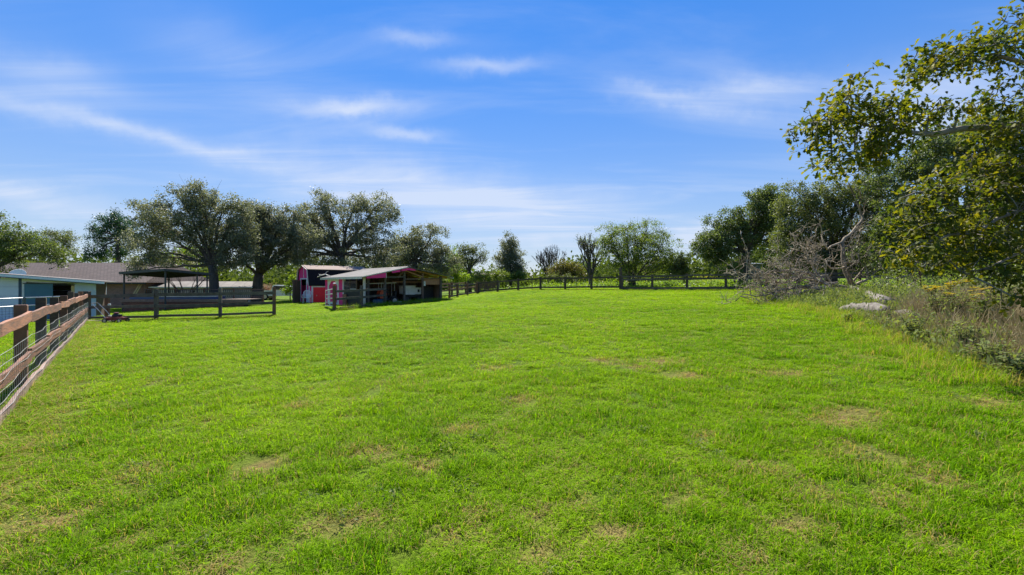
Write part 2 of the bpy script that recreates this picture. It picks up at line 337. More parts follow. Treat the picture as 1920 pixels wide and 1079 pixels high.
MT['pink_bloom'] = leafmat('pink_bloom', [(0.35, 0.16, 0.12), (0.3, 0.2, 0.10), (0.12, 0.15, 0.05)], 0.3, 0.6, 0.2, tint=(1, 1, 1))

def grassmat(name, g1, g2, dryc, trans=0.45):
    m, t, out = new_mat(name)
    at = N(t, 'ShaderNodeAttribute', attribute_type='INSTANCER', attribute_name='dry')
    tn = N(t, 'ShaderNodeAttribute', attribute_type='INSTANCER', attribute_name='tone')
    geo = N(t, 'ShaderNodeNewGeometry')
    c = mixrgb(t, tn.outputs['Fac'], g1, g2)
    isl = geo.outputs['Random Per Island']
    c = mixrgb(t, M_(t, 'MULTIPLY', isl, 0.45), c, (g2[0] * 1.45, g2[1] * 1.25, g2[2] * 1.5))
    hv = N(t, 'ShaderNodeHueSaturation'); t.links.new(c, hv.inputs['Color']); t.links.new(rng_(t, M_(t, 'FRACT', M_(t, 'MULTIPLY', isl, 13.7)), 0, 1, 0.6, 1.45), hv.inputs['Value']); c = hv.outputs[0]
    f = M_(t, 'GREATER_THAN', M_(t, 'ADD', at.outputs['Fac'], M_(t, 'MULTIPLY', M_(t, 'FRACT', M_(t, 'MULTIPLY', isl, 7.31)), 0.92)), 0.9)
    c = mixrgb(t, f, c, dryc)
    b = N(t, 'ShaderNodeBsdfPrincipled'); t.links.new(c, b.inputs['Base Color']); b.inputs['Roughness'].default_value = 0.6; b.inputs['Specular IOR Level'].default_value = 0.03
    tr = N(t, 'ShaderNodeBsdfTranslucent'); t.links.new(mixrgb(t, 1, c, (1.25, 1.25, 0.5), 'MULTIPLY'), tr.inputs[0])
    mx = N(t, 'ShaderNodeMixShader'); mx.inputs[0].default_value = trans
    t.links.new(b.outputs[0], mx.inputs[1]); t.links.new(tr.outputs[0], mx.inputs[2]); t.links.new(mx.outputs[0], out.inputs[0]); return m
MT['grass'] = grassmat('grass_blade', (0.075, 0.20, 0.004), (0.225, 0.365, 0.003), (0.37, 0.295, 0.11))

# ------------------------------------------------------------------ ground
rs = np.random.RandomState(4)
PATCH = [(695,847,.30),(870,803,.28),(978,748,.34),(1245,678,.5),(1135,675,.45),(1555,790,.35),(1590,775,.3),(1530,930,.26),(590,985,.2),(880,960,.16),
         (1010,1035,.24),(430,1060,.22),(1090,945,.2),(300,715,.35),(690,970,.2),(1700,868,.22),(500,870,.3),(1850,755,.4),(1260,940,.2),(1480,985,.22),(790,870,.22),
         (250,885,.3),(130,960,.2),(1130,1000,.18),(1330,820,.24),(1690,945,.2),(1610,845,.3),(1780,905,.2),(930,690,.4),(560,760,.3),(1460,700,.5),(1690,640,.5),
         (1000,960,.16),(240,1010,.18),(860,1010,.15),(1380,1040,.2),(390,790,.25),(1420,880,.25),(1195,690,.35),(1290,705,.35),(90,980,.18),(1740,1010,.2)]
PC = [(gp(x, y), r * 0.58) for x, y, r in PATCH]
FENCE_A = Vector((-7.6, 7.1, 0)); FENCE_D = Vector((-0.651, 0.759, 0)).normalized()
def fbm(x, y, s, seed):
    return mnoise.noise((x * s + seed, y * s - seed, seed * 0.7)) * 0.6 + mnoise.noise((x * s * 2.7 + seed, y * s * 2.7, seed)) * 0.4
def dryness(x, y):
    d = 0.0
    for p, r in PC:
        q = ((x - p.x) / (1.25 * r)) ** 2 + ((y - p.y) / (1.0 * r)) ** 2
        if q < 6: d += 0.95 * math.exp(-q)
    n = fbm(x, y, 0.55, 3.1); n2 = fbm(x, y, 2.1, 9.7)
    n3 = fbm(x, y, 5.2, 14.2)
    d *= 0.25 + 1.3 * max(0, n3 + 0.42)
    d += max(0, n - 0.16) * 0.5 + max(0, n2 - 0.12) * 0.75 + max(0, n3 - 0.2) * 0.5
    s = (x - FENCE_A.x) * FENCE_D.x + (y - FENCE_A.y) * FENCE_D.y
    off = (x - FENCE_A.x) * -FENCE_D.y * -1 + (y - FENCE_A.y) * -FENCE_D.x
    if -8 < s < 19: d += 0.45 * math.exp(-((off - 0.25) / 0.5) ** 2)
    if 4 < y < 16: d += 0.42 * math.exp(-((x - float(edge_x(y)) - 0.15) / 0.55) ** 2) * (0.4 + 1.2 * max(0, n2 + 0.3))
    return max(0, min(1, d))
axp = np.sinh(np.linspace(0, 1, 150) * 6.4) / math.sinh(6.4)
xs = np.concatenate([-900 * axp[:0:-1], 900 * axp]); ax2 = np.sinh(np.linspace(0, 1, 175) * 6.3) / math.sinh(6.3)
ys = np.concatenate([-120 * np.linspace(1, 0.02, 24) ** 2, 0.15 + 1800 * ax2])
XX, YY = np.meshgrid(xs, ys); ZZ = g(XX, YY) - 0.012
V = np.stack([XX.ravel(), YY.ravel(), ZZ.ravel()], 1); nx, ny = len(xs), len(ys)
I = np.arange(nx * ny).reshape(ny, nx); F = np.stack([I[:-1,:-1].ravel(), I[:-1,1:].ravel(), I[1:,1:].ravel(), I[1:,:-1].ravel()], 1)
m, t, out = new_mat('soil_and_thatch'); b = N(t, 'ShaderNodeBsdfPrincipled')
dr = N(t, 'ShaderNodeAttribute', attribute_name='dry'); wd = N(t, 'ShaderNodeAttribute', attribute_name='weedy')
nA = rng_(t, noise_n(t, 0.5, 5, 0.6), 0.35, 0.7); nB = rng_(t, noise_n(t, 22, 4, 0.7), 0.3, 0.7)
gcol = mixrgb(t, nA, (0.07, 0.14, 0.004), (0.15, 0.23, 0.005)); gcol = mixrgb(t, M_(t, 'MULTIPLY', nB, 0.55), gcol, (0.045, 0.06, 0.010))
soil = mixrgb(t, nB, (0.28, 0.185, 0.075), (0.14, 0.09, 0.04))
col = mixrgb(t, dr.outputs['Fac'], gcol, soil); col = mixrgb(t, wd.outputs['Fac'], col, mixrgb(t, nA, soil, (0.12, 0.15, 0.03)))
t.links.new(col, b.inputs['Base Color']); b.inputs['Roughness'].default_value = 0.95; b.inputs['Specular IOR Level'].default_value = 0.1
bp = N(t, 'ShaderNodeBump'); bp.inputs['Strength'].default_value = 0.7; bp.inputs['Distance'].default_value = 0.05; t.links.new(nB, bp.inputs['Height']); t.links.new(bp.outputs[0], b.inputs['Normal'])
t.links.new(b.outputs[0], out.inputs[0])
me = np_mesh('ground', V, F, m, True)
dryv = np.zeros(len(V), np.float32); near = (np.abs(V[:,0]) < 45) & (V[:,1] > -5) & (V[:,1] < 50)
for i in np.nonzero(near)[0]: dryv[i] = dryness(V[i,0], V[i,1])
a = me.attributes.new('dry', 'FLOAT', 'POINT'); a.data.foreach_set('value', dryv)
wv = np.where((V[:,1] > -6) & (V[:,1] < 33), smooth(0.0, 0.9, V[:,0] - edge_x(V[:,1]) - 0.3), 0).astype(np.float32) * 0.9
a = me.attributes.new('weedy', 'FLOAT', 'POINT'); a.data.foreach_set('value', wv)
tag(link('ground', me), 'paddock ground rising gently towards the back', None, None, 'structure')

# ------------------------------------------------------------------ grass (instanced tufts)
def tuft_mesh(name, n, rad, hmin, hmax, w, seed, mat, lean=0.6, seg=3):
    r = np.random.RandomState(seed); vv = []; ff = []
    for i in range(n):
        a = r.rand() * 6.283; rr = rad * math.sqrt(r.rand()); bx, by = rr * math.cos(a), rr * math.sin(a)
        h = r.uniform(hmin, hmax); d = r.rand() * 6.283; ln = lean * r.uniform(0.3, 1.4); ww = w * r.uniform(0.7, 1.3)
        sx, sy = -math.sin(d) * ww / 2, math.cos(d) * ww / 2; n0 = len(vv); x, y, z = bx, by, -0.012; tilt = 0.15 * ln
        for k in range(seg):
            s = 1 - 0.25 * k
            vv += [(x - sx*s, y - sy*s, z), (x + sx*s, y + sy*s, z)]
            st = h / seg; x += math.cos(d) * st * math.sin(tilt); y += math.sin(d) * st * math.sin(tilt); z += st * math.cos(tilt); tilt += ln * 0.75
        vv.append((x, y, z))
        for k in range(seg - 1): ff.append((n0+2*k, n0+2*k+1, n0+2*k+3, n0+2*k+2))
        ff.append((n0+2*seg-2, n0+2*seg-1, n0+2*seg))
    me = bpy.data.meshes.new(name); me.from_pydata(vv, [], ff); me.update(); me.materials.append(mat); return me
def scatter(name, meshes, P, S, ROT, IDX, attrs, label, cat):
    col = bpy.data.collections.new(name + '_source')
    for i, me in enumerate(meshes): col.objects.link(bpy.data.objects.new('%s_piece_%02d' % (name, i), me))
    pm = bpy.data.meshes.new(name); pm.vertices.add(len(P)); pm.vertices.foreach_set('co', np.ascontiguousarray(P, dtype=np.float32).ravel())
    def at(nm, ty, arr, key='value'):
        a = pm.attributes.new(nm, ty, 'POINT'); a.data.foreach_set(key, np.ascontiguousarray(arr).ravel())
    at('sc', 'FLOAT_VECTOR', S.astype(np.float32), 'vector'); at('ro', 'FLOAT_VECTOR', ROT.astype(np.float32), 'vector'); at('ix', 'INT', IDX.astype(np.int32))
    for k, v in attrs.items(): at(k, 'FLOAT', v.astype(np.float32))
    pm.update(); o = link(name, pm); tag(o, label, cat, None, 'stuff')
    gt = bpy.data.node_groups.new(name + '_nodes', 'GeometryNodeTree')
    gt.interface.new_socket('Geometry', in_out='INPUT', socket_type='NodeSocketGeometry'); gt.interface.new_socket('Geometry', in_out='OUTPUT', socket_type='NodeSocketGeometry')
    gi = gt.nodes.new('NodeGroupInput'); go = gt.nodes.new('NodeGroupOutput')
    ci = gt.nodes.new('GeometryNodeCollectionInfo'); ci.inputs['Collection'].default_value = col; ci.inputs['Separate Children'].default_value = True; ci.inputs['Reset Children'].default_value = True
    ip = gt.nodes.new('GeometryNodeInstanceOnPoints'); ip.inputs['Pick Instance'].default_value = True
    def na(nm, ty):
        n = gt.nodes.new('GeometryNodeInputNamedAttribute'); n.data_type = ty; n.inputs['Name'].default_value = nm; return n.outputs[0]
    er = gt.nodes.new('FunctionNodeEulerToRotation')
    gt.links.new(gi.outputs[0], ip.inputs['Points']); gt.links.new(ci.outputs[0], ip.inputs['Instance'])
    gt.links.new(na('ix', 'INT'), ip.inputs['Instance Index']); gt.links.new(na('sc', 'FLOAT_VECTOR'), ip.inputs['Scale'])
    gt.links.new(na('ro', 'FLOAT_VECTOR'), er.inputs[0]); gt.links.new(er.outputs[0], ip.inputs['Rotation'])
    gt.links.new(ip.outputs[0], go.inputs[0])
    md = o.modifiers.new('scatter', 'NODES'); md.node_group = gt
    return o
def wedge(n, r0, r1, half=R(60)):
    r = np.sqrt(rs.uniform(r0**2, r1**2, n)); a = rs.uniform(-half, half, n); return np.stack([r * np.sin(a), r * np.cos(a) - 0.6], 1)
bands = [(1.6, 4.5, 150), (4.5, 8, 95), (8, 14, 50), (14, 22, 30), (22, 34, 16), (34, 50, 9)]
pts_ = []; lvl = []
for k, (r0, r1, den) in enumerate(bands):
    n = int(den * R(60) * (r1**2 - r0**2)); q = wedge(n, r0, r1); pts_.append(q); lvl += [k] * n
P2 = np.concatenate(pts_); lvl = np.array(lvl)
keep = np.ones(len(P2), bool); dry = np.zeros(len(P2)); tone = np.zeros(len(P2)); hgt = np.ones(len(P2))
for i, (x, y) in enumerate(P2):
    d = dryness(x, y); dry[i] = d
    if rs.rand() < d * 0.78: keep[i] = False; continue
    if x > edge_x(y) + 0.2 and rs.rand() < 0.6: keep[i] = False; continue
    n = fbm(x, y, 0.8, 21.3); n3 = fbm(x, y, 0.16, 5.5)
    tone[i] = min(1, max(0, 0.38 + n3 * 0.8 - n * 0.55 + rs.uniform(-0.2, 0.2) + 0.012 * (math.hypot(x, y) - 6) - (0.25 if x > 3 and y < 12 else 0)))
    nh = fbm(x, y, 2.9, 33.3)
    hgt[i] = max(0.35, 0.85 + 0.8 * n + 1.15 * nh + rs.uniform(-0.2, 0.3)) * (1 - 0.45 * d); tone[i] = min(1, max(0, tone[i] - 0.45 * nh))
P2 = P2[keep]; lvl = lvl[keep]; dry = dry[keep]; tone = tone[keep]; hgt = hgt[keep]; n = len(P2)
wide = np.array([1, 1.15, 1.5, 1.9, 2.6, 3.6])[lvl]; tall = np.array([0.85, 0.85, 0.8, 0.75, 0.6, 0.45])[lvl]
S = np.stack([wide, wide, hgt * tall], 1)
ROT = np.stack([rs.uniform(-.15, .15, n), rs.uniform(-.15, .15, n), rs.rand(n) * 6.283], 1)
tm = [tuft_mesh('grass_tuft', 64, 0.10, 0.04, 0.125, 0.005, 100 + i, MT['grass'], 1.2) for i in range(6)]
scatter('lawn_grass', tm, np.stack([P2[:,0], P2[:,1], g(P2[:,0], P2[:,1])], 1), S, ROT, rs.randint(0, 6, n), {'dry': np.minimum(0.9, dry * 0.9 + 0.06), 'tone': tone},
        'bright green mown lawn grass with small dry patches', 'grass')

# ------------------------------------------------------------------ fences
def warp_rail(mb, p, q, w, h, r, seg=4, wob=0.012): mb.beam(p, q, w, h, seg=seg, wob=wob, rng=r)
def post_mesh(mb, x, y, z0, z1, w, ang_):
    c, s = math.cos(ang_) * w / 2, math.sin(ang_) * w / 2; e = 0.012
    def ring(k, z): return [(x + (a*c - b*s) * k, y + (a*s + b*c) * k, z) for a, b in ((-1,-1),(1,-1),(1,1),(-1,1))]
    vv = ring(1, z0) + ring(1, z1 - e) + ring(0.88, z1)
    ff = [(3,2,1,0), (8,9,10,11)] + [(k*4+i, k*4+(i+1)%4, k*4+4+(i+1)%4, k*4+4+i) for k in (0,1) for i in range(4)]
    mb.add(vv, ff)
rr = random.Random(8)
def board_fence(name, label, pts, heights, rail_off, post_w, post_h, mat_post, mat_rail, rail_w=0.04, side=1, group=None, mats=None, caps=False, wob=0.012):
    """pts: post positions along the run; heights: list of (z above ground, board height)"""
    loc = Vector((pts[0][0], pts[0][1], gf(pts[0][0], pts[0][1]))); root = thing(name, label, 'fence', loc, 0, group)
    for i, p in enumerate(pts):
        d = Vector(pts[min(i+1, len(pts)-1)]) - Vector(pts[max(i-1, 0)]); a_ = math.atan2(d.y, d.x); ph = post_h + rr.uniform(-0.04, 0.05); z = gf(p[0], p[1])
        mb = MB(); post_mesh(mb, p[0], p[1], z - 0.15, z + ph, post_w, a_); po = mb.build('post', mat_post[i % len(mat_post)], root, off=loc)
        if caps:
            mb = MB(); post_mesh(mb, p[0], p[1], z + ph + 0.001, z + ph + 0.035, post_w * 1.12, a_); mb.build('post_cap', MT['end_grain'], po, off=loc)
    for k, (hz, bh) in enumerate(heights):
        for i in range(len(pts) - 1):
            p, q = Vector((*pts[i][:2], 0)), Vector((*pts[i+1][:2], 0)); d = (q - p).normalized(); nrm = Vector((d.y, -d.x, 0)) * side
            o1 = nrm * (post_w / 2 + rail_w / 2 + 0.002)
            A = p + o1 + d * 0.003; B = q + o1 - d * 0.003
            A.z = gf(p.x, p.y) + hz + rr.uniform(-0.02, 0.02); B.z = gf(q.x, q.y) + hz + rr.uniform(-0.02, 0.02)
            mb = MB(); warp_rail(mb, A, B, rail_w, bh, rr, 4, wob); mb.build('rail', (mats[k] if mats else mat_rail), root, off=loc)
    return root, loc
# near left run, with wire mesh on the paddock side
LP = [FENCE_A + FENCE_D * (2.43 * k) for k in range(-2, 7)]; CORNER = Vector((-19.1, 20.5, 0)); LP.append(CORNER)
root, loc = board_fence('paddock_fence', 'weathered red brown board fence with wire mesh along the lawn edge', [(p.x, p.y) for p in LP],
    [(1.12, 0.15), (0.53, 0.155), (0.06, 0.17)], 0, 0.145, 1.34, [MT['fence_dark'], MT['fence_dark'], MT['post_brown']], None, 0.045, 1, mats=[MT['fence_red'], MT['fence_red'], MT['fence_pale']], wob=0.012)
mbw = MB(); nrm = Vector((FENCE_D.y, -FENCE_D.x, 0)); A0 = LP[0] + nrm * 0.128; L = (CORNER - LP[0]).length; dd = (CORNER - LP[0]).normalized()
for hz in (0.04, 0.16, 0.29, 0.42, 0.56, 0.70, 0.84):
    pl = []
    for k in range(int(L / 0.6) + 1):
        q = A0 + dd * min(k * 0.6, L); q.z = gf(q.x, q.y) + hz + 0.012 * math.sin(k * 1.7 + hz * 9); pl.append(q + nrm * (0.012 * math.sin(k * 2.3 + hz * 20)))
    mbw.tube(pl, 0.0028, 4)
for k in range(int(L / 0.16)):
    q = A0 + dd * (k * 0.16); z = gf(q.x, q.y); mbw.tube([(q.x, q.y, z + 0.02), (q.x, q.y, z + 0.85)], 0.0018, 3)
wm = mbw.build('wire_mesh', MT['wire'], root, off=loc)
# cross run behind the lawn
XP = [(CORNER.x, CORNER.y)] + [(p.x, p.y) for p in (gp(293, 600), gp(413, 597), gp(514, 592))]
XP[0] = (CORNER.x + 0.12, CORNER.y + 0.05)
board_fence('paddock_fence', 'three rail dark brown fence in front of the pool deck', XP, [(1.10, 0.15), (0.62, 0.13), (0.16, 0.10)], 0, 0.13, 1.33,
            [MT['fence_dark'], MT['fence_grey'], MT['fence_grey'], MT['post_brown']], MT['fence_grey'], 0.04, 1, caps=False, wob=0.006)
# run from the gate post to the shed, behind which things are stored
GP0 = gp(627, 583); SA = Vector((-9.4, 29.0, 0)); su = Vector((0.73, 0.683, 0)).normalized(); sv = Vector((-su.y, su.x, 0))
SP = SA + su * 1.35 - sv * 0.25
mid1 = GP0.lerp(SP, 0.5)
board_fence('pen_fence', 'short weathered pen fence with solar cap joined to the open shed', [(GP0.x, GP0.y), (mid1.x, mid1.y), (SP.x, SP.y)], [(1.08, 0.13), (0.66, 0.13), (0.12, 0.10)], 0, 0.14, 1.34,
            [MT['post_brown'], MT['fence_grey'], MT['fence_grey']], MT['fence_grey'], 0.04, 1, wob=0.006)
lp = thing('post_cap_light', 'small cream capped lamp on top of the gate post', 'lamp', (GP0.x, GP0.y, GP0.z + 1.39))
MB().lathe((0,0,0), [(0.055,0),(0.06,0.02),(0.06,0.09)], 8).build('lens', MT['orange'], lp); MB().lathe((0,0,0.091), [(0.095,0),(0.085,0.03),(0.03,0.075)], 8).build('cap', MT['cream'], lp)
# tubular gate standing open
ge = gp(596, 570); gd = Vector((ge.x - GP0.x, ge.y - GP0.y, 0)); gd = gd.normalized(); GL = 4.6
gt_ = thing('tube_gate', 'galvanised tube farm gate standing open beside the pink barn', 'gate', (GP0.x, GP0.y, GP0.z))
zz = lambda s, h: (gd.x * s, gd.y * s, gf(GP0.x + gd.x * s, GP0.y + gd.y * s) - GP0.z + h - 0.035 * s)
for h in (1.22, 0.95, 0.7, 0.47, 0.26): MB().tube([zz(0.12, h), zz(GL, h)], 0.028, 8).build('rail', MT['gate_paint'], gt_)
for s in (0.12, GL/2, GL): MB().tube([zz(s, 0.24), zz(s, 1.24)], 0.024, 8).build('upright', MT['gate_paint'], gt_)
# far run across the back
fx = [(897,48.0),(933,None),(971.7,None),(1013.6,None),(1059.6,None),(1109,None),(1163,None),(1223,None),(1288,None),(1361,33.5)]
fa = pt(897, 0, 47.0); fb = pt(1361, 0, 33.5); fdir = (fb - fa); fdir.z = 0
FP = []
for x, _ in fx:
    k = (x - 960) / FPX; tt = (k * fa.y - fa.x) / (fdir.x - k * fdir.y); p = fa + fdir * tt; FP.append((p.x, p.y))
FPl = FP[:7]; FPr = FP[6:]
d2_ = Vector((fdir.x, fdir.y, 0)).normalized()
for k in range(1, 6): FPr.append((FP[9][0] + d2_.x * 2.6 * k, FP[9][1] + d2_.y * 2.6 * k))
r1, l1 = board_fence('boundary_fence', 'long dark two rail fence across the back of the lawn', FPl, [(1.05, 0.14), (0.24, 0.14)], 0, 0.15, 1.2, [MT['fence_dark']], MT['fence_dark'], 0.04, 1, wob=0.01)
FPr[0] = (FPr[0][0] + d2_.x * 0.16, FPr[0][1] + d2_.y * 0.16)
r2, l2 = board_fence('boundary_fence', 'dark fence with paired top rails behind the fallen tree', FPr, [(1.10, 0.13), (0.85, 0.15), (0.14, 0.20)], 0, 0.15, 1.2, [MT['fence_dark']], MT['fence_grey'], 0.04, 1, wob=0.01)
q = FP[6]; z = gf(*q); mb = MB(); post_mesh(mb, q[0] + 0.08, q[1] + 0.2, z - .1, z + 1.85, 0.16, 0.3); tag(mb.build('gate_post', MT['fence_dark']), 'tall dark timber post standing above the back fence', 'post')
for x in (947, 996, 1050, 1080, 1175, 1247, 1334, 1420):
    k = (x - 960) / FPX; tt = (k * fa.y - fa.x) / (fdir.x - k * fdir.y); p = fa + fdir * tt; z = gf(p.x, p.y) ; mb = MB()
    mb.beam((p.x + .1, p.y + .28, z - .1), (p.x + .1, p.y + .28, z + 1.02), 0.045, 0.012); mb.beam((p.x + .1, p.y + .3, z - .1), (p.x + .1, p.y + .3, z + 1.02), 0.01, 0.04)
    tag(mb.build('steel_post', MT['steel_dark']), 'thin steel stake behind the back fence', 'stake', 'steel stakes behind the back fence')
# corner run from the shed to the back fence, middle rail given a warm colour as if sunlit
cl = [(p.x, p.y) for p in (Vector((-4.9, 36.0, 0)), Vector((-4.7, 39.5, 0)), Vector((-4.2, 43.3, 0)))] + [(FP[0][0] - 0.12, FP[0][1] - .1)]
board_fence('boundary_fence', 'brown fence run between the open shed and the back corner', cl, [(1.0, 0.13), (0.72, 0.12), (0.16, 0.12)], 0, 0.14, 1.15, [MT['post_brown']], None, 0.04, -1,
            mats=[MT['fence_dark'], MT['plank_warm'], MT['fence_dark']], wob=0.01)
c2 = [(-6.6, 41.0), (-5.9, 45.0), (-5.0, 49.5)]
board_fence('pen_fence', 'second brown board fence beyond the shed, in line with the sapling', c2, [(1.2, 0.13), (0.9, 0.13), (0.55, 0.13)], 0, 0.14, 1.3, [MT['post_brown']], MT['plank_warm'], 0.04, -1)  # warm rail colour stands for sunlight on the boards

# ------------------------------------------------------------------ pink and grey open shed
SZ = gf(SA.x, SA.y); ang_s = math.atan2(su.y, su.x)
def gl(u, v): p = SA + su * u + sv * v; return gf(p.x, p.y) - SZ
shed = thing('open_shed', 'open timber shed with light metal gable roof and pink trim', 'shed', (SA.x, SA.y, SZ), ang_s)
SW, SD, SH, RH, RU = 6.35, 7.0, 1.86, 2.52, 2.95
for (u, v, w, top, mt) in [(0.06,0,0.12,SH,'cream'),(0.32,0.02,0.14,SH+.05,'fence_grey'),(1.5,0,0.11,2.15,'fence_grey'),(2.9,0,0.13,2.46,'fence_grey'),(4.33,0,0.13,2.2,'plank'),(5.84,0,0.15,2.0,'fence_grey'),
                       (0.06,3.0,0.1,SH,'white'),(5.95,3.4,0.13,1.95,'plank'),(5.95,6.1,0.13,1.95,'plank'),(2.95,3.4,0.12,2.2,'plank')]:
    mb = MB(); post_mesh(mb, u, v, gl(u, v) - 0.1, top, w, 0); mb.build('post', MT[mt], shed)
def roof_z(u): return SH + (RH - SH) * (u + .15) / (RU + .15) if u <= RU else RH + (SH + .06 - RH) * (u - RU) / (6.5 - RU)
def sheet(u0, u1, v0, v1, nseg):
    mb = MB(); k = int((v1 - v0) / 0.06); vv = []; ff = []
    for j in range(k + 1):
        v = v0 + (v1 - v0) * j / k; w_ = 0.012 * (1 if j % 2 else -1)
        for u in (u0, u1): vv.append((u, v, roof_z(u) + 0.055 + w_))
    for j in range(k): ff.append((2*j, 2*j+1, 2*j+3, 2*j+2))
    return mb.add(vv, ff)
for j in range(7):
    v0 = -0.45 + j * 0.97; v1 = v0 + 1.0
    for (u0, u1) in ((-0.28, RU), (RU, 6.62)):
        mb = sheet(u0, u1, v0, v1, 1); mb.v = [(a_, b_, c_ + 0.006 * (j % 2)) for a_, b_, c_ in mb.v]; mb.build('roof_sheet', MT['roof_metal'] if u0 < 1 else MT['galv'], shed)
MB().prism([(RU-.16, RH+.045), (RU, RH+.1), (RU+.16, RH+.045), (RU, RH+.085)], 'y', -0.47, 6.42).build('ridge_cap', MT['roof_metal'], shed)
for v in (0.05, 1.2, 2.4, 3.6, 4.8, 6.1):
    MB().beam((-0.1, v, roof_z(-.1) - .035), (RU, v, RH - .035), 0.05, 0.1).build('rafter', MT['plank'], shed); MB().beam((RU, v, RH - .035), (6.4, v, roof_z(6.4) - .035), 0.05, 0.1).build('rafter', MT['plank_warm'], shed)
for u in (0.6, 1.4, 2.2, 3.6, 4.5, 5.4, 6.2): MB().beam((u, -.4, roof_z(u) + .028), (u, 6.35, roof_z(u) + .028), 0.06, 0.025).build('purlin', MT['plank_warm'], shed)
MB().beam((-0.30, -.45, roof_z(-.28) - .01), (-0.30, 6.38, roof_z(-.28) - .01), 0.03, 0.15).build('eave_board', MT['cream'], shed)
MB().beam((6.64, -.45, roof_z(6.6) - .01), (6.64, 6.38, roof_z(6.6) - .01), 0.03, 0.14).build('eave_board', MT['white'], shed)
MB().beam((-0.28, -.475, roof_z(-.28) + .04), (RU, -.475, RH + .04), 0.03, 0.06).build('barge_board', MT['cream'], shed)
MB().beam((RU, -.475, RH + .04), (6.62, -.475, roof_z(6.62) + .04), 0.03, 0.06).build('barge_board', MT['fence_grey'], shed)
def gable_piece(u0, u1, drop0, drop1): return [(u0, roof_z(u0) - .005), (u0, roof_z(u0) - drop0), (u1, roof_z(u1) - drop1), (u1, roof_z(u1) - .005)]
for (u0, u1, a0, a1) in ((0.0, 1.32, 0.12, 0.33), (1.75, 2.35, 0.12, 0.16), (2.45, RU, 0.14, 0.16), (RU + .001, 3.5, 0.16, 0.10)):
    MB().prism(gable_piece(u0, u1, a0, a1), 'y', -.46, -.435).build('fascia_panel', MT['pink'], shed)
MB().box(1.33, 1.36, -.462, -.433, 1.82, 2.14).build('trim', MT['cream'], shed)
MB().beam((0.3, -.02, 1.84), (2.9, -.02, 1.92), 0.05, 0.1).build('tie_beam', MT['fence_grey'], shed); MB().beam((2.96, -.02, 1.76), (5.8, -.02, 1.84), 0.05, 0.08).build('tie_beam', MT['plank'], shed)
MB().beam((2.5, -.02, 1.98), (2.88, -.02, 2.3), 0.04, 0.07).build('brace', MT['plank'], shed); MB().beam((2.95, -.05, 2.34), (4.3, -.05, 1.92), 0.04, 0.09).build('brace', MT['plank_warm'], shed)
MB().beam((2.6, 1.1, 1.58), (5.9, 1.1, 1.58), 0.05, 0.08).build('tie_beam', MT['plank_warm'], shed)
MB().beam((0.6, 0.9, 1.45), (2.8, 0.9, 1.52), 0.04, 0.05).build('tie_beam', MT['cream'], shed)
# plank walls: back of the right stall, right side, rear of the left half
def plank_wall(p0, p1, zt0, zt1, w=0.16, mt='plank'):
    p0 = Vector(p0); p1 = Vector(p1); n_ = int((p1 - p0).length / w); d_ = (p1 - p0).normalized()
    for k in range(n_):
        a_ = p0 + d_ * (k * w); b_ = p0 + d_ * ((k + 1) * w - 0.008); zt = zt0 + (zt1 - zt0) * k / n_; nn = Vector((-d_.y, d_.x)) * (0.024 + 0.006 * (k % 2))
        zb = gl(a_.x, a_.y) - .05
        MB().prism([(a_.x, a_.y), (b_.x, b_.y), (b_.x + nn.x, b_.y + nn.y), (a_.x + nn.x, a_.y + nn.y)], 'z', zb, zt - rr.uniform(0.0, 0.03)).build('plank', MT[mt], shed)
plank_wall((2.98, 3.42), (5.9, 3.42), 2.36, 1.96); plank_wall((6.0, 0.1), (6.0, 6.2), 1.76, 1.76); plank_wall((0.1, 6.15), (5.95, 6.15), 1.72, 1.75)
plank_wall((2.9, 3.5), (2.9, 6.1), 2.2, 2.2)
MB().box(4.42, 5.80, 0.02, 0.05, 1.4, 1.8).build('hanging_panel', MT['plank_warm'], shed)
MB().box(5.0, 5.82, 0.9, 0.94, gl(5.5, 1) , 1.25).build('stall_door', MT['black'], shed)
MB().box(0.5, 2.8, 3.0, 3.03, 0.0, 0.55).build('stall_panel', MT['navy'], shed); MB().box(0.5, 2.8, 3.0, 3.03, 0.62, 0.95).build('stall_panel', MT['black'], shed)
MB().box(4.37, 4.52, -0.10, -0.07, 1.3, 1.62).build('meter_box', MT['galv'], shed)
# left side wall: pink with white arched door, then wire window bays
def side_box(v0, v1, z0, z1, x0, x1): return MB().box(x0, x1, v0, v1, z0, z1)
side_box(5.72, 6.2, -.1, SH, -.02, 0.03).build('wall_panel', MT['pink'], shed)
side_box(3.05, 3.75, -.1, SH, -.02, 0.03).build('wall_panel', MT['pink'], shed)
side_box(3.76, 5.71, -.1, SH - .02, -.012, 0.02).build('door', MT['pink'], shed)
for (v0, v1, z0, z1) in ((3.76,3.98,-.1,SH),(5.49,5.71,-.1,SH),(3.99,5.48,SH-.22,SH),(3.0,3.1,-.1,SH),(3.99,5.48,0.0,0.12)): side_box(v0, v1, z0, z1, -.035, -.012).build('trim', MT['white'], shed)
for s in (0, 1):
    va, vb = (3.98, 4.4) if s == 0 else (5.49, 5.07)
    MB().prism([(va, SH-.22), (vb, SH-.22), (va, SH-.55)], 'x', -.036, -.013).build('arch_corner', MT['white'], shed)
mb = MB().beam((-.04, 4.1, 0.12), (-.04, 4.75, 0.75), 0.02, 0.09).beam((-.045, 4.75, 0.12), (-.045, 4.1, 0.75), 0.02, 0.09); mb.build('cross_brace', MT['white'], shed)
side_box(0.15, 2.95, -.05, 0.95, 0.0, 0.03).build('wall_panel', MT['black'], shed)
for v in (1.0, 2.0): side_box(v-.04, v+.04, 0.95, SH, -.01, 0.04).build('mullion', MT['plank'], shed)
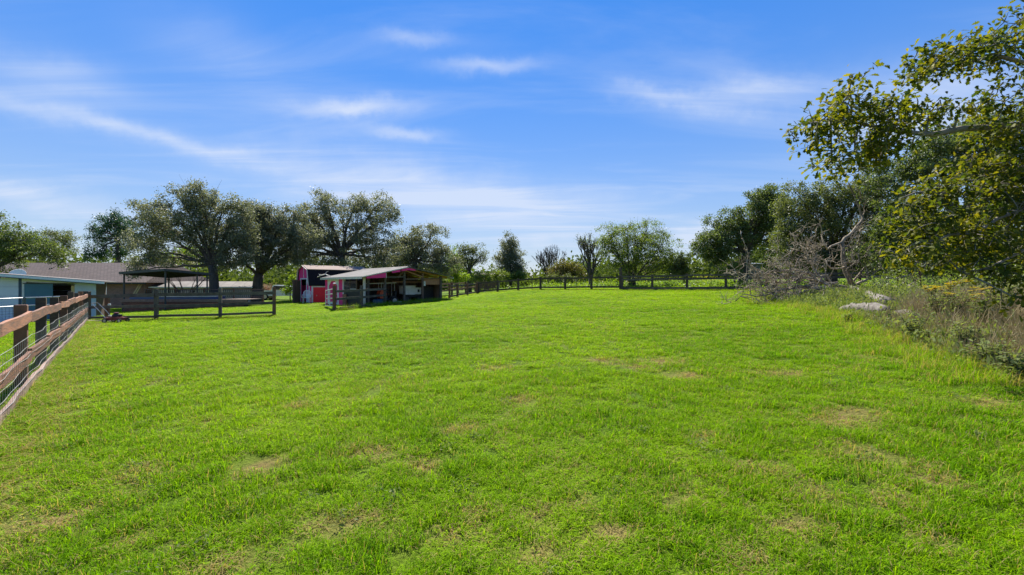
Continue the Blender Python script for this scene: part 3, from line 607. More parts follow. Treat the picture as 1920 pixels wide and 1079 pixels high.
side_box(1.05, 1.95, 1.05, 1.62, 0.005, 0.015).build('pane', MT['glass'], shed); side_box(2.05, 2.95, 1.05, 1.62, 0.005, 0.015).build('pane', MT['glass'], shed)
side_box(1.06, 1.94, 1.07, 1.13, -.012, 0.0).build('window_sill', MT['galv'], shed)
side_box(2.35, 2.9, 0, 0.75, -.12, -.05).build('leaning_board', MT['plank_warm'], shed)
# roof ornament at the back left eave: bare antlers of driftwood
ant = thing('driftwood', 'pale twisted driftwood lying on the shed eave', 'driftwood', (SA + sv * 6.0 - su * .2)[:2] + (SZ + SH + 0.09,))
MB().tube([(-.5, .1, .0), (-.2, 0, .12), (.1, .05, .2), (.35, 0, .1), (.6, .1, .03)], [.02, .035, .04, .03, .015], 5).tube([(.1,.05,.2),(.15,.1,.36),(.3,.1,.42)], [.03,.02,.01], 5).tube([(-.2,0,.12),(-.4,.05,.22)], [.025,.01], 5).build('branch', MT['cream'], ant)
# things stored in it
def wloc(u, v, dz=0): p = SA + su * u + sv * v; return (p.x, p.y, gf(p.x, p.y) + dz)
ob = thing('feed_wagon', 'white box utility wagon on dark wheels parked in the shed', 'wagon', wloc(4.25, 1.6), ang_s)
MB().prism([(-.62,.62),(-.55,.58),(.2,.58),(.25,.62),(.25,1.18),(-.62,1.18)], 'y', -.4, .4).build('box', MT['white'], ob)
MB().box(.27, .95, -.36, .36, .60, 1.08).build('side_box', MT['white'], ob); MB().box(-.66, .3, -.43, .43, 1.181, 1.23).build('lid', MT['cream'], ob)
MB().box(-.6, .95, -.3, .3, .38, .57).build('chassis', MT['black'], ob)
MB().lathe((-.22, -.405, .9), [(.05,0),(.05,.004)], 8).build('cap', MT['black'], ob); MB().box(.45, .6, -.375, -.361, .75, .95).build('panel', MT['black'], ob)
def wheel(parent, x, y, r, w, mt='tyre', hub='galv'):
    prof = [(r*.62,-w/2),(r*.94,-w/2),(r,-w*.3),(r,w*.3),(r*.94,w/2),(r*.62,w/2)]; n_ = 18; vv = []; ff = []
    for (ra, yy) in prof:
        for k in range(n_): t_ = 2*math.pi*k/n_; vv.append((x+ra*math.cos(t_), y+yy, r+ra*math.sin(t_)))
    for i in range(len(prof)):
        j = (i+1) % len(prof)
        for k in range(n_): ff.append((i*n_+k, i*n_+(k+1)%n_, j*n_+(k+1)%n_, j*n_+k))
    wo = MB().add(vv, ff).build('wheel', MT[mt], parent, True)
    mb = MB(); mb.tube([(x, y-w*.35, r), (x, y+w*.35, r)], r*.6, 14); mb.build('hub', MT[hub], wo)
for x in (-.4, .65):
    for y in (-.34, .34): wheel(ob, x, y, .27, .14, 'tyre', 'steel_dark')
ob = thing('garden_tractor', 'orange garden tractor with black seat stored behind the rails', 'tractor', wloc(1.95, 1.3), ang_s)
MB().prism([(-.25,.45),(.2,.45),(.24,.78),(.12,.98),(-.18,1.02),(-.28,.8)], 'y', -.22, .22).build('hood', MT['orange'], ob); MB().box(-.2, .95, -.2, .2, .3, .44).build('frame', MT['black'], ob)
MB().prism([(.55,.5),(.95,.5),(1.02,.95),(.92,.95),(.85,.6),(.55,.6)], 'y', -.2, .2).build('seat', MT['black'], ob)
MB().tube([(.22,0,.7),(.42,0,1.02)], .02, 6).tube([(.42+.0,-.16,1.0),(.42,.16,1.04)], .02, 6).build('steering_wheel', MT['black'], ob)
for x, r_ in ((-.15, .19), (.75, .28)):
    for y in (-.33, .33): wheel(ob, x, y, r_, .16)
ob = thing('metal_shelving', 'dark metal shelving rack with clutter inside the shed', 'shelving', wloc(2.55, 1.9), ang_s)
for k in range(6): MB().box(-.45, .55, -.2, .2, .1 + k*.24, .125 + k*.24).build('shelf', MT['steel_dark'], ob)
for x in (-.45, .55):
    for y in (-.2, .2): MB().box(x-.015, x+.015, y-.015, y+.015, 0, 1.5).build('upright', MT['galv'], ob)
for k, mt in enumerate(('cream','plank','galv','navy','white','ply','black')):
    x0 = -.4 + (k % 3) * .3; lv = .127 + (k // 3) * .24; MB().box(x0, x0 + .2, -.12, .12, lv, lv + .13 + .02*(k%3)).build('carton', MT[mt], ob)
for (u, v, mt, nm, lb, w, h) in ((3.35, -.25, 'concrete', 'stone_block', 'pale flat stone block on the ground in front of the shed', .5, .1), (2.45, -.15, 'cream', 'feed_sack', 'small cream feed sack slumped by the shed post', .16, .2), (0.9, -.2, 'navy', 'water_tub', 'dark blue water tub behind the pen rails', .36, .42)):
    o = MB().lathe((0,0,0), [(w*.85,0),(w,h*.25),(w*.96,h*.8),(w*.7,h)], 10).build(nm, MT[mt]); tag(o, lb, nm.split('_')[-1]); o.location = wloc(u, v)

# ------------------------------------------------------------------ pink gambrel barn
B0 = Vector((-16.0, 36.3, 0)); BZ = gf(-16.0, 36.3) - 0.08
barn = thing('gambrel_barn', 'hot pink gambrel roofed garden barn with white trim', 'barn', (B0.x, B0.y, BZ), ang_s)
bw, bl, he, hb, hr = 2.7, 4.9, 1.47, 2.72, 3.06      # local x = along the side wall, local y = across the gable
prof = [(0,0),(bw,0),(bw,he),(bw-.3,hb),(bw/2,hr),(.3,hb),(0,he)]
MB().box(0.05, bl, 0, 0.04, -.1, he).build('side_wall', MT['pink'], barn); MB().box(0.05, bl, bw-.04, bw, -.1, he).build('side_wall', MT['pink'], barn)
MB().prism(prof, 'x', bl - .05, bl).build('rear_wall', MT['pink'], barn)
dh = 1.95
MB().prism([(0,-.1),(.72,-.1),(.72,dh),(1.98,dh),(1.98,-.1),(bw,-.1),(bw,he),(bw-.3,hb),(bw/2,hr),(.3,hb),(0,he)], 'x', 0, .05).build('gable_wall', MT['pink'], barn)
def slope(y0, z0, y1, z1, x0, x1, th, mt, nm='roof_slope'):
    d_ = Vector((y1-y0, z1-z0)).normalized(); nn = Vector((-d_.y, d_.x)) * th
    return MB().prism([(y0,z0),(y1,z1),(y1+nn.x,z1+nn.y),(y0+nn.x,z0+nn.y)], 'x', x0, x1).build(nm, MT[mt], barn)
slope(.3-.02, hb+.01, -.07, he-.06, -.1, bl+.1, -.05, 'shingle_shaded'); slope(bw-.28, hb+.01, bw+.07, he-.06, -.1, bl+.1, .05, 'shingle_shaded')
slope(bw/2, hr+.01, .22, hb-.01, -.12, bl+.12, -.05, 'shingle_sunlit'); slope(bw/2, hr+.012, bw-.22, hb-.01, -.12, bl+.12, .05, 'shingle_sunlit')
for (a_, b_) in (((-.03,he-.02),(.27,hb)),((bw+.03,he-.02),(bw-.27,hb)),((.27,hb),(bw/2,hr)),((bw-.27,hb),(bw/2,hr))):
    MB().beam((-.125, a_[0], a_[1]), (-.125, b_[0], b_[1]), .02, .1, up=(1,0,0)).build('barge_board', MT['cream'], barn)
for (y0, y1, z0, z1) in ((bw/2-.025,bw/2+.025,dh+.1,hr-.08),(.6,2.1,dh,dh+.1),(0.02,.1,0,he),(bw-.1,bw-.02,0,he),(.62,.72,0,dh),(1.98,2.08,0,dh)): MB().box(-.03, -.003, y0, y1, z0, z1).build('trim', MT['white'], barn)
# white edged pink leaf ajar, weathered leaf swung wide open
lf = MB().box(-.028, -.004, .12, .6, .03, 1.9).build('door', MT['white'], barn); MB().prism([(.2,.75),(.52,.75),(.52,1.6),(.46,1.75),(.26,1.75),(.2,1.6)], 'x', -.04, -.03).build('panel', MT['pink'], lf)
for k in range(5): MB().beam((-.03 - k*.154, 2.10 - k*.110, .95), (-.18 - k*.154, 1.993 - k*.110, .95), .035, 1.9).build('door_plank', MT['door_wood'], barn)
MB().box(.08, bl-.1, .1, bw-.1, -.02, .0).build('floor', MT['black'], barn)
# red side door with white frame
MB().box(.25, 2.17, -.03, -.002, 0, 1.30).build('side_door', MT['red'], barn)
for (x0,x1,z0,z1) in ((.12,.24,0,1.42),(2.18,2.29,0,1.42),(.25,2.17,1.31,1.42)): MB().box(x0, x1, -.04, -.003, z0, z1).build('door_frame', MT['white'], barn)
MB().box(.5, .54, -.05, -.031, .6, .7).build('handle', MT['galv'], barn)
# white garden chair in front
cp = gp(575, 569); ch = thing('garden_chair', 'white plastic garden chair beside the barn door', 'chair', (cp.x, cp.y, cp.z), R(15))
for x in (-.24, .24): MB().tube([(x,-.22,0),(x*.95,-.2,.42)], .02, 6).build('leg', MT['white'], ch); MB().tube([(x*1.05,.24,0),(x*.95,.2,.42)], .02, 6).build('leg', MT['white'], ch)
MB().box(-.26, .26, -.25, .24, .42, .45).build('seat', MT['white'], ch)
bk = MB().tube([(-.26,.24,.45),(-.27,.32,.85),(-.12,.34,1.0),(.12,.34,1.0),(.27,.32,.85),(.26,.24,.45)], .025, 6).build('backrest', MT['white'], ch)
for k in range(5): MB().beam((-.18+k*.09,.255,.45),(-.18+k*.09,.335,.97),.045,.012,up=(0,1,0)).build('slat', MT['white'], bk)
for x in (-.29, .29): MB().beam((x,-.24,.64),(x,.28,.66),.05,.025).tube([(x,-.22,.43),(x,-.22,.64)], .018, 6).build('arm', MT['white'], ch)

# ------------------------------------------------------------------ blue grey stable building on the left
wa = Vector((-22.6, 24.9, 0)); wb = Vector((-30.6, 20.3, 0)); wd_ = (wb - wa).normalized(); WZ = gf(wa.x, wa.y) - .04
st = thing('stable_building', 'low pale blue stable building with teal sliding door', 'building', (wa.x, wa.y, WZ), math.atan2(wd_.y, wd_.x))
# local +x runs left along the front, local -y is behind (front face at y=0, normal +y)
def top(x): return 1.97 + 0.092 * x
def fpanel(x0, x1, z0, z1, y0, y1, mt, nm, slope_top=False):
    return MB().prism([(x0,z0),(x1,z0),(x1,(top(x1)-.02) if slope_top else z1),(x0,(top(x0)-.02) if slope_top else z1)], 'y', y0, y1).build(nm, MT[mt], st)
ux = lambda px: (lambda k: (k*wa.y - wa.x) / (wd_.x - k*wd_.y))((px - 960) / FPX)
u140, u133, u100, u48, u40, u35 = [ux(p) for p in (140, 133, 100, 49, 41, 35)]
fpanel(0.0, u140, -.2, 0, -.08, 0, 'blue_wall', 'wall', True)
fpanel(u140+.002, u133, -.2, 1.75, -.09, -.03, 'ply', 'door_jamb')
hdr = MB().prism([(u140+.002, 1.82), (u48, 1.93), (u48, top(u48)-.02), (u140+.002, top(u140)-.02)], 'y', -.08, .0).build('header', MT['white'], st)
fpanel(u100, u48 + .05, -.05, 1.84, .02, .07, 'teal', 'sliding_door'); MB().box(u140, u48+.1, .075, .1, 1.84, 1.88).build('door_track', MT['steel_dark'], st)
fpanel(u48, u40, -.2, 0, -.08, .012, 'white', 'trim', True); fpanel(u40+.002, u35, -.2, 0, -.08, .02, 'navy', 'trim', True)
for k in range(5):
    z0 = -.15 + k * .46; MB().box(u35+.003, u35 + 2.6, -.06, -.01, z0, min(z0 + .45, 2.18)).build('door_panel', MT['panel_white'], st)
fpanel(u35+2.61, 9.2, -.2, 0, -.08, 0, 'panel_white', 'wall', True)
MB().box(u35+.003, u35+2.6, -.07, -.0, 2.19, top(u35)-.02).build('header', MT['white'], st)
MB().box(-.0, .08, -2.1, -.085, -.2, 1.92).build('side_wall', MT['plank'], st); MB().box(0, 9.2, -2.2, -2.11, -.2, 1.95).build('rear_wall', MT['blue_wall'], st)
for k in range(6): MB().box(u140 - .3, u48 + .3, -1.9, -1.85, k * .3, k * .3 + .25).build('inner_shade_board', MT['black'], st)  # coloured black to give the shade inside the open doorway
mb = MB().prism([(-.45, top(-.45)), (9.6, top(9.6)), (9.6, top(9.6)+.06), (-.45, top(-.45)+.06)], 'y', -2.4, .42); mb.build('roof', MT['roof_metal'], st)
MB().prism([(-.45, top(-.45)-.09), (9.6, top(9.6)-.09), (9.6, top(9.6)+.03), (-.45, top(-.45)+.03)], 'y', .422, .45).build('fascia', MT['panel_white'], st)
MB().prism([(-.3, top(-.3)-.13), (9.6, top(9.6)-.13), (9.6, top(9.6)-.09), (-.3, top(-.3)-.09)], 'y', .25, .40).build('soffit_trim', MT['navy'], st)
# satellite dish on its roof line (behind)
# horse pen panels in front of it
pp = [pt(-60, 0, 18.2), pt(45, 0, 19.8), pt(150, 0, 20.9)]
for i in range(2):
    p, q = pp[i], pp[i+1]; zl = gf(p.x, p.y); o = thing('corral_panel', ['steel pen panel with wire infill before the white garage door', 'steel pen panel with wire infill before the teal sliding door'][i], 'panel', (p.x, p.y, zl), 0, 'pen panels by the stable')
    d_ = Vector((q.x-p.x, q.y-p.y, gf(q.x, q.y)-zl)); L_ = d_.length; d_ = d_ / L_
    for h in (1.12, .78): MB().tube([d_*.03+Vector((0,0,h)), d_*(L_-.03)+Vector((0,0,h))], .022, 8).build('rail', MT['galv'], o)
    MB().tube([d_*.03+Vector((0,0,.08)), d_*(L_-.03)+Vector((0,0,.08))], .022, 8).build('rail', MT['navy'], o)
    for s in (.03, L_/2, L_-.03): MB().tube([d_*s+Vector((0,0,0)), d_*s+Vector((0,0,1.14))], .024, 8).build('upright', MT['steel_dark'], o)
    mb = MB()
    for k in range(int(L_/.11)): mb.tube([d_*(k*.11)+Vector((0,0,.09)), d_*(k*.11)+Vector((0,0,.77))], .005, 4)
    for k in range(6): mb.tube([d_*.03+Vector((0,0,.14+k*.11)), d_*(L_-.03)+Vector((0,0,.14+k*.11))], .005, 4)
    mb.build('wire_infill', MT['navy'], o)

# ------------------------------------------------------------------ brick house with brown roof
hz = gf(-34, 38); hs_ = thing('brick_house', 'long brick ranch house with brown shingle roof', 'house', (-31, 38, hz))
HX0, HX1 = -17.0, 0.6
MB().box(HX0, HX1, 0, .12, -.3, 2.05).build('wall', MT['brick'], hs_); MB().box(HX1-.12, HX1, .121, 8, -.3, 2.05).build('wall', MT['brick'], hs_)
MB().box(HX0, HX0+.12, .121, 8, -.3, 2.05).build('wall', MT['brick'], hs_); MB().box(HX0+.13, HX1-.13, 7.9, 8, -.3, 2.05).build('wall', MT['brick'], hs_)
rz_ = 3.72 - hz
MB().add([(HX0-.5,-.55,2.02),(HX1+.5,-.55,2.02),(HX1-.6,4,rz_),(HX0+.6,4,rz_),(HX0-.5,8.5,2.02),(HX1+.5,8.5,2.02)], [(0,1,2,3),(3,2,5,4),(0,3,4),(1,5,2),(0,4,5,1)]).build('roof', MT['shingle'], hs_)
MB().box(HX0-.5, HX1+.5, -.6, -.555, 1.9, 2.03).build('fascia', MT['black'], hs_)
MB().tube([(-9.9,2.5,2.7),(-9.9,2.5,3.2),(-9.75,2.5,3.3),(-9.6,2.5,3.3)], .06, 8).build('vent_pipe', MT['black'], hs_)
w_ = MB().box(-3.9, -2.75, -.03, -.002, .7, 1.85).build('window', MT['black'], hs_); MB().box(-3.8, -3.35, -.045, -.031, .8, 1.75).build('pane', MT['glass'], w_); MB().box(-3.3, -2.85, -.045, -.031, .8, 1.75).build('curtain', MT['white'], w_)
dr_ = MB().box(-5.0, -4.1, -.03, -.002, 0, 1.9).build('door', MT['plank'], hs_); MB().box(-4.2, -4.15, -.05, -.031, .9, 1.0).build('handle', MT['galv'], dr_)
for k in range(2): tag(MB().beam((-31.15+k*.22, 36.9, hz-.05), (-30.75+k*.18, 37.85, hz+1.85), .1, .04, up=(0,1,0)).build('leaning_plank', MT['ply']), 'pale timber plank leaning on the brick wall', 'plank', 'planks leaning on the brick house')
dish = thing('satellite_dish', 'white satellite dish above the stable roof edge', 'dish', (-31.4, 29.0, gf(-31.4, 29)))
MB().tube([(0,0,0),(0,0,2.35),(0,.15,2.45)], .03, 6).build('mast', MT['galv'], dish); mb = MB().lathe((0,0,0), [(.03,0),(.25,.03),(.42,.1),(.44,.115),(.42,.11),(.24,.045),(.03,.02)], 16)
o = mb.build('reflector', MT['white'], dish, True); o.location = (0, .15, 2.45); o.rotation_euler = (R(62), 0, R(25))
# white roofed tan mobile home
th = thing('mobile_home', 'long tan mobile home with white metal roof', 'house', (-31.0, 38.6, gf(-27, 39)), R(14))
mw = 8.1
MB().box(0, mw, 0, .1, -.4, 1.66).build('wall', MT['tan_wall'], th); MB().prism([(.1,-.4),(2.6,-.4),(2.6,1.66),(1.35,2.05),(.1,1.66)], 'x', mw-.1, mw).build('end_wall', MT['tan_wall'], th); MB().prism([(.1,-.4),(2.6,-.4),(2.6,1.66),(1.35,2.05),(.1,1.66)], 'x', 0, .1).build('end_wall', MT['tan_wall'], th)
MB().box(0, mw, 2.6, 2.7, -.4, 1.66).build('wall', MT['tan_wall'], th)
for k in range(10):
    x0 = -.3 + k * (mw + .6) / 10; x1 = x0 + (mw + .6) / 10 - .012
    MB().prism([(-.35,1.60),(1.35,2.08),(1.35,2.12),(-.35,1.64)], 'x', x0, x1).build('roof_sheet', MT['roof_metal'], th); MB().prism([(3.0,1.60),(1.352,2.08),(1.352,2.12),(3.0,1.64)], 'x', x0, x1).build('roof_sheet', MT['roof_metal'], th)
MB().box(-.3, mw+.3, -.39, -.355, 1.55, 1.64).build('fascia', MT['white'], th)
w_ = MB().box(2.6, 3.7, -.03, -.002, .75, 1.4).build('window', MT['black'], th); MB().box(2.68, 3.62, -.04, -.031, .82, 1.33).build('pane', MT['glass'], w_)
for x in (4.35, 5.6): MB().box(x, x+.07, -.02, -.002, -.3, 1.55).build('batten', MT['cream'], th)

# ------------------------------------------------------------------ deck, pool, canopy
dz0 = .42; dk = thing('pool_deck', 'raised timber pool deck with lattice skirt and baluster railing', 'deck', (-22.2, 31.0, gf(-22.2, 31)))
zb = gf(-22.2, 31); DT = .70 - zb
for k in range(14): MB().box(-4.3, 4.3, .05 + k*.145, .05 + k*.145 + .137, DT - .04, DT).build('deck_board', MT['deck'], dk)
MB().box(-4.3, 4.3, -.0, .045, DT-.18, DT-.002).build('rim_board', MT['deck'], dk)
mb = MB()
for k in range(-4, 90):
    x = -4.3 + k * .1; hh = DT - .2 + .15
    for sg in (1, -1):
        a_ = Vector((x if sg > 0 else x + hh, .02 + .008*sg, -.15)); b_ = Vector((x + hh if sg > 0 else x, .02 + .008*sg, DT - .19))
        if min(a_.x, b_.x) > -4.3 and max(a_.x, b_.x) < 4.3: mb.beam(a_, b_, .008, .024, up=(0,1,0)) if False else mb.beam(a_, b_, .03, .007, up=(0,1,0))
mb.build('lattice_skirt', MT['lattice'], dk)
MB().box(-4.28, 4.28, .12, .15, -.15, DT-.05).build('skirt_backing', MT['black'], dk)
for y in (2.1,):
    MB().box(-4.3, 4.3, y-.04, y+.04, DT+.62, DT+.67).build('handrail', MT['deck'], dk); MB().box(-4.3, 4.3, y-.02, y+.02, DT+.08, DT+.12).build('bottom_rail', MT['deck'], dk)
    for k in range(58): MB().box(-4.25+k*.148, -4.25+k*.148+.04, y-.018, y+.018, DT+.121, DT+.619).build('baluster', MT['steel_dark'], dk)
    for k in range(5): MB().box(-4.3+k*2.11, -4.3+k*2.11+.09, y+.045, y+.135, DT-.3, DT+.72).build('post', MT['plank_warm'], dk)
pl = thing('swimming_pool', 'above ground pool with dark blue wall set in the deck', 'pool', (-23.3, 32.0, zb))
def oval(a_, b_, z): return [(a_*math.copysign(abs(math.cos(t_))**.6, math.cos(t_)), b_*math.copysign(abs(math.sin(t_))**.6, math.sin(t_)), z) for t_ in [2*math.pi*k/40 for k in range(40)]]
def ovalwall(a_, b_, z0, z1, th_):
    vv = oval(a_, b_, z0) + oval(a_, b_, z1) + oval(a_-th_, b_-th_, z1) + oval(a_-th_, b_-th_, z0); n_ = 40
    return MB().add(vv, [(k*n_+i, k*n_+(i+1)%n_, ((k+1)%4)*n_+(i+1)%n_, ((k+1)%4)*n_+i) for k in range(4) for i in range(n_)])
ovalwall(3.1, .93, DT+.004, DT+.17, .06).build('wall', MT['pool_blue'], pl); ovalwall(3.14, .97, DT+.171, DT+.20, .15).build('rim', MT['galv'], pl)
MB().add(oval(3.03, .86, DT+.1), [tuple(range(40))]).build('water', MT['pool_blue'], pl)
# canopy
cA = Vector((-22.9, 30.3, 0)); cu = Vector((-.95, .30, 0)).normalized(); cv = Vector((.30, .95, 0)).normalized()
cn = thing('deck_canopy', 'black steel framed canopy with thin sloping roof over the deck', 'canopy', (cA.x, cA.y, zb))
def cpt(u, v, h): q = cu*u + cv*v; return Vector((q.x, q.y, h - .04*u - .065*v))
CH = 2.66 - zb; UW, VW = 4.0, 3.05
vv = [cpt(-.12,-.12,CH), cpt(UW+.12,-.12,CH), cpt(UW+.12,VW+.12,CH), cpt(-.12,VW+.12,CH)]; vv += [p + Vector((0,0,.05)) for p in vv]
MB().add(vv, [(0,3,2,1),(4,5,6,7),(0,1,5,4),(1,2,6,5),(2,3,7,6),(3,0,4,7)]).build('roof', MT['steel_dark'], cn)
for a_, b_ in ((( -.13,-.14),(UW+.13,-.14)), ((-.14,-.13),(-.14,VW+.13)), ((UW+.14,-.13),(UW+.14,VW+.13)), ((-.13,VW+.14),(UW+.13,VW+.14))): MB().beam(cpt(*a_, CH-.02), cpt(*b_, CH-.02), .05, .16).build('roof_beam', MT['steel_dark'], cn)
for k in range(1, 5): MB().beam(cpt(UW*k/5, -.1, CH-.05), cpt(UW*k/5, VW+.1, CH-.05), .05, .09).build('joist', MT['steel_dark'], cn)
for (u, v) in ((0,0),(UW-.1,0),(0,VW-.1),(UW-.2,VW-.1),(0,VW*.72)):
    a_ = cpt(u, v, 0); MB().tube([(a_.x, a_.y, -.1), (a_.x, a_.y, CH -.04*u-.065*v -.1)], .055, 8).build('post', MT['steel_dark'], cn)
# bare crepe myrtle by the deck
cm = thing('crepe_myrtle', 'leafless multi stemmed crepe myrtle behind the deck rail', 'tree', (-24.6, 34.6, gf(-24.6, 34.6)))
mb = MB(); r_ = random.Random(5)
for k in range(9):
    a_ = 2*math.pi*k/9 + r_.uniform(-.3,.3); q = Vector((math.cos(a_), math.sin(a_)*.6, 0)); pts3 = [q*.08, q*.25+Vector((0,0,.6)), q*.6+Vector((0,0,1.3)), q*1.15+Vector((0,0,2.0)), q*1.5+Vector((0,0,2.35))]
    mb.tube(pts3, [.045,.035,.028,.02,.01], 5)
    for j in range(3): s_ = pts3[2+j % 2]; mb.tube([s_, s_+q*r_.uniform(.1,.4)+Vector((r_.uniform(-.3,.3), r_.uniform(-.3,.3), r_.uniform(.3,.6)))], [.018,.006], 4)
mb.build('trunk', MT['plank'], cm)

# ------------------------------------------------------------------ lawnmower
mp0 = gp(218, 605); mw_ = thing('lawnmower', 'red push lawnmower parked by the dark rail fence', 'lawnmower', (mp0.x, mp0.y, mp0.z), R(8)); mw_.scale = (.85, .85, .85)
MB().prism([(-.38,-.27),(.30,-.27),(.42,-.14),(.42,.14),(.30,.27),(-.38,.27)], 'z', .12, .25).build('deck', MT['mower_red'], mw_)
MB().prism([(-.25,-.18),(.2,-.18),(.28,0),(.2,.18),(-.25,.18)], 'z', .251, .29).build('deck_top', MT['mower_red'], mw_)
MB().lathe((0,0,.291), [(.17,0),(.17,.06),(.13,.13),(.05,.15)], 12).build('engine', MT['black'], mw_); MB().lathe((0,0,.442), [(.12,0),(.11,.05),(.03,.06)], 12).build('engine_cover', MT['mower_red'], mw_)
MB().box(.14,.24,-.06,.06,.30,.40).build('air_filter', MT['black'], mw_)
for x, r_ in ((-.32,.11),(.32,.10)):
    for y in (-.31,.31): wheel(mw_, x, y, r_, .05)
for y in (-.22,.22): MB().tube([(-.33,y,.22),(-.62,y,.6),(-.95,y*.95,.95)], .014, 6).build('handle_bar', MT['galv'], mw_)
MB().tube([(-.95,-.21,.95),(-.97,0,.96),(-.95,.21,.95)], .017, 6).build('grip', MT['black'], mw_)
for (px_, py_, w__, lb) in ((187, 604, .5, 'flat pale board lying left of the lawnmower'), (238, 601, .22, 'small pale board lying right of the lawnmower')):
    p = gp(px_, py_); o = MB().box(-w__, w__, -.1, .1, .03, .07).build('scrap_board', MT['end_grain']); o.location = p; o.rotation_euler = (0, .03, .2); tag(o, lb, 'board')
# second gate post of brown timber by the corner with metal latch
p = Vector((CORNER.x + .35, CORNER.y + .75, 0)); p.z = gf(p.x, p.y); o = thing('gate_post', 'short red brown timber post with pale fittings behind fence corner', 'post', p)
mb = MB(); post_mesh(mb, 0, 0, -.1, 1.12, .15, .2); mb.build('post', MT['post_brown'], o); MB().lathe((.11,-.02,.62), [(.05,0),(.06,.06),(.05,.12)], 8).build('fitting', MT['white'], o)
MB().beam((.1,-.05,.18),(.62,-.1,.14),.06,.05).build('latch_bar', MT['galv'], o)

# ------------------------------------------------------------------ pickup and far structures
tp = Vector((-26.5, 53, 0)); tp.z = gf(tp.x, tp.y); tk = thing('pickup_truck', 'white pickup truck parked beyond the fence near the barn', 'truck', tp, R(8))
MB().prism([(-2.6,.45),(2.6,.45),(2.62,.95),(1.3,1.05),(.75,1.62),(-.75,1.68),(-.95,1.08),(-2.62,1.02)], 'y', -.88, .88).build('body', MT['car_paint'], tk)
MB().prism([(-.78,1.12),(1.08,1.10),(.66,1.54),(-.66,1.58)], 'y', -.895, -.882).build('side_window', MT['glass'], tk); MB().box(-2.4,-1.0,-.7,.7,1.03,1.05).build('bed', MT['black'], tk)
for x in (-1.6, 1.65):
    for y in (-.82, .82): wheel(tk, x, y, .36, .22)
MB().box(2.605,2.64,-.85,.85,.5,.62).build('bumper', MT['galv'], tk)
for y in (-.7,.7): MB().box(2.62,2.65,y-.14,y+.14,.72,.86).build('headlight', MT['white'], tk)
def cottage(name, label, px, py_eave, Y, wid, dep, wallh, roofh, mw__, mr_, cat='house'):
    x = (px-960)/FPX*Y; z0 = CAMZ-(py_eave-HOR)/FPX*Y-wallh; o = thing(name, label, cat, (x, Y, z0))
    MB().box(-wid/2, wid/2, 0, dep, -1.2, wallh).build('wall', MT[mw__], o)
    MB().add([(-wid/2-.3,-.3,wallh),(wid/2+.3,-.3,wallh),(wid/2+.3,dep+.3,wallh),(-wid/2-.3,dep+.3,wallh),(-wid/2+.3,dep/2,wallh+roofh),(wid/2-.3,dep/2,wallh+roofh)], [(0,1,5,4),(2,3,4,5),(1,2,5),(3,0,4),(3,2,1,0)]).build('roof', MT[mr_], o)
    for k in ((-.3,.25) if cat == 'house' else ()):
        w_ = MB().box(wid*k-.4, wid*k+.4, -.03, -.002, wallh*.35, wallh*.8).build('window', MT['white'], o); MB().box(wid*k-.32, wid*k+.32, -.04, -.031, wallh*.4, wallh*.75).build('pane', MT['glass'], o if False else w_)
    return o
cottage('far_house', 'distant low house with pale pink walls and light roof', 1006, 521, 120, 3.9, 6, 2.2, .8, 'pink_house', 'roof_metal', 'house')
cottage('far_shed', 'long dark low shed under trees behind the corner fence', 912, 516, 64, 3.4, 5, 1.4, .35, 'plank', 'shingle', 'shed')
cottage('far_shed', 'blue grey shed half hidden under the oak behind the back fence', 1416, 495, 47, 1.1, 2, 1.5, .15, 'slate', 'slate', 'shed')

# ------------------------------------------------------------------ trees
def leaf_cloud(Cn, Sz, rs_, up=0.25):
    """one kite shaped leaf (or leaf spray) per centre, random facing"""
    n = len(Cn); d = rs_.normal(size=(n,3)); d /= np.linalg.norm(d, axis=1)[:,None]
    q = rs_.normal(size=(n,3)); q[:,2] += up; s = np.cross(d, q); s /= np.linalg.norm(s, axis=1)[:,None] + 1e-9; nn = np.cross(s, d)
    L_ = Sz[:,None]; W = L_ * rs_.uniform(0.36, 0.6, (n,1)); b_ = L_ * rs_.uniform(-.15, .15, (n,1))
    V = np.stack([Cn - d*L_*.5, Cn + s*W*.5 + nn*b_, Cn + d*L_*.5, Cn - s*W*.5 + nn*b_], 1).reshape(-1,3)
    return V, np.arange(4*n).reshape(-1,4)
def bez(a, b, c, n): return [a*(1-t_)**2 + b*2*t_*(1-t_) + c*t_*t_ for t_ in [k/n for k in range(n+1)]]
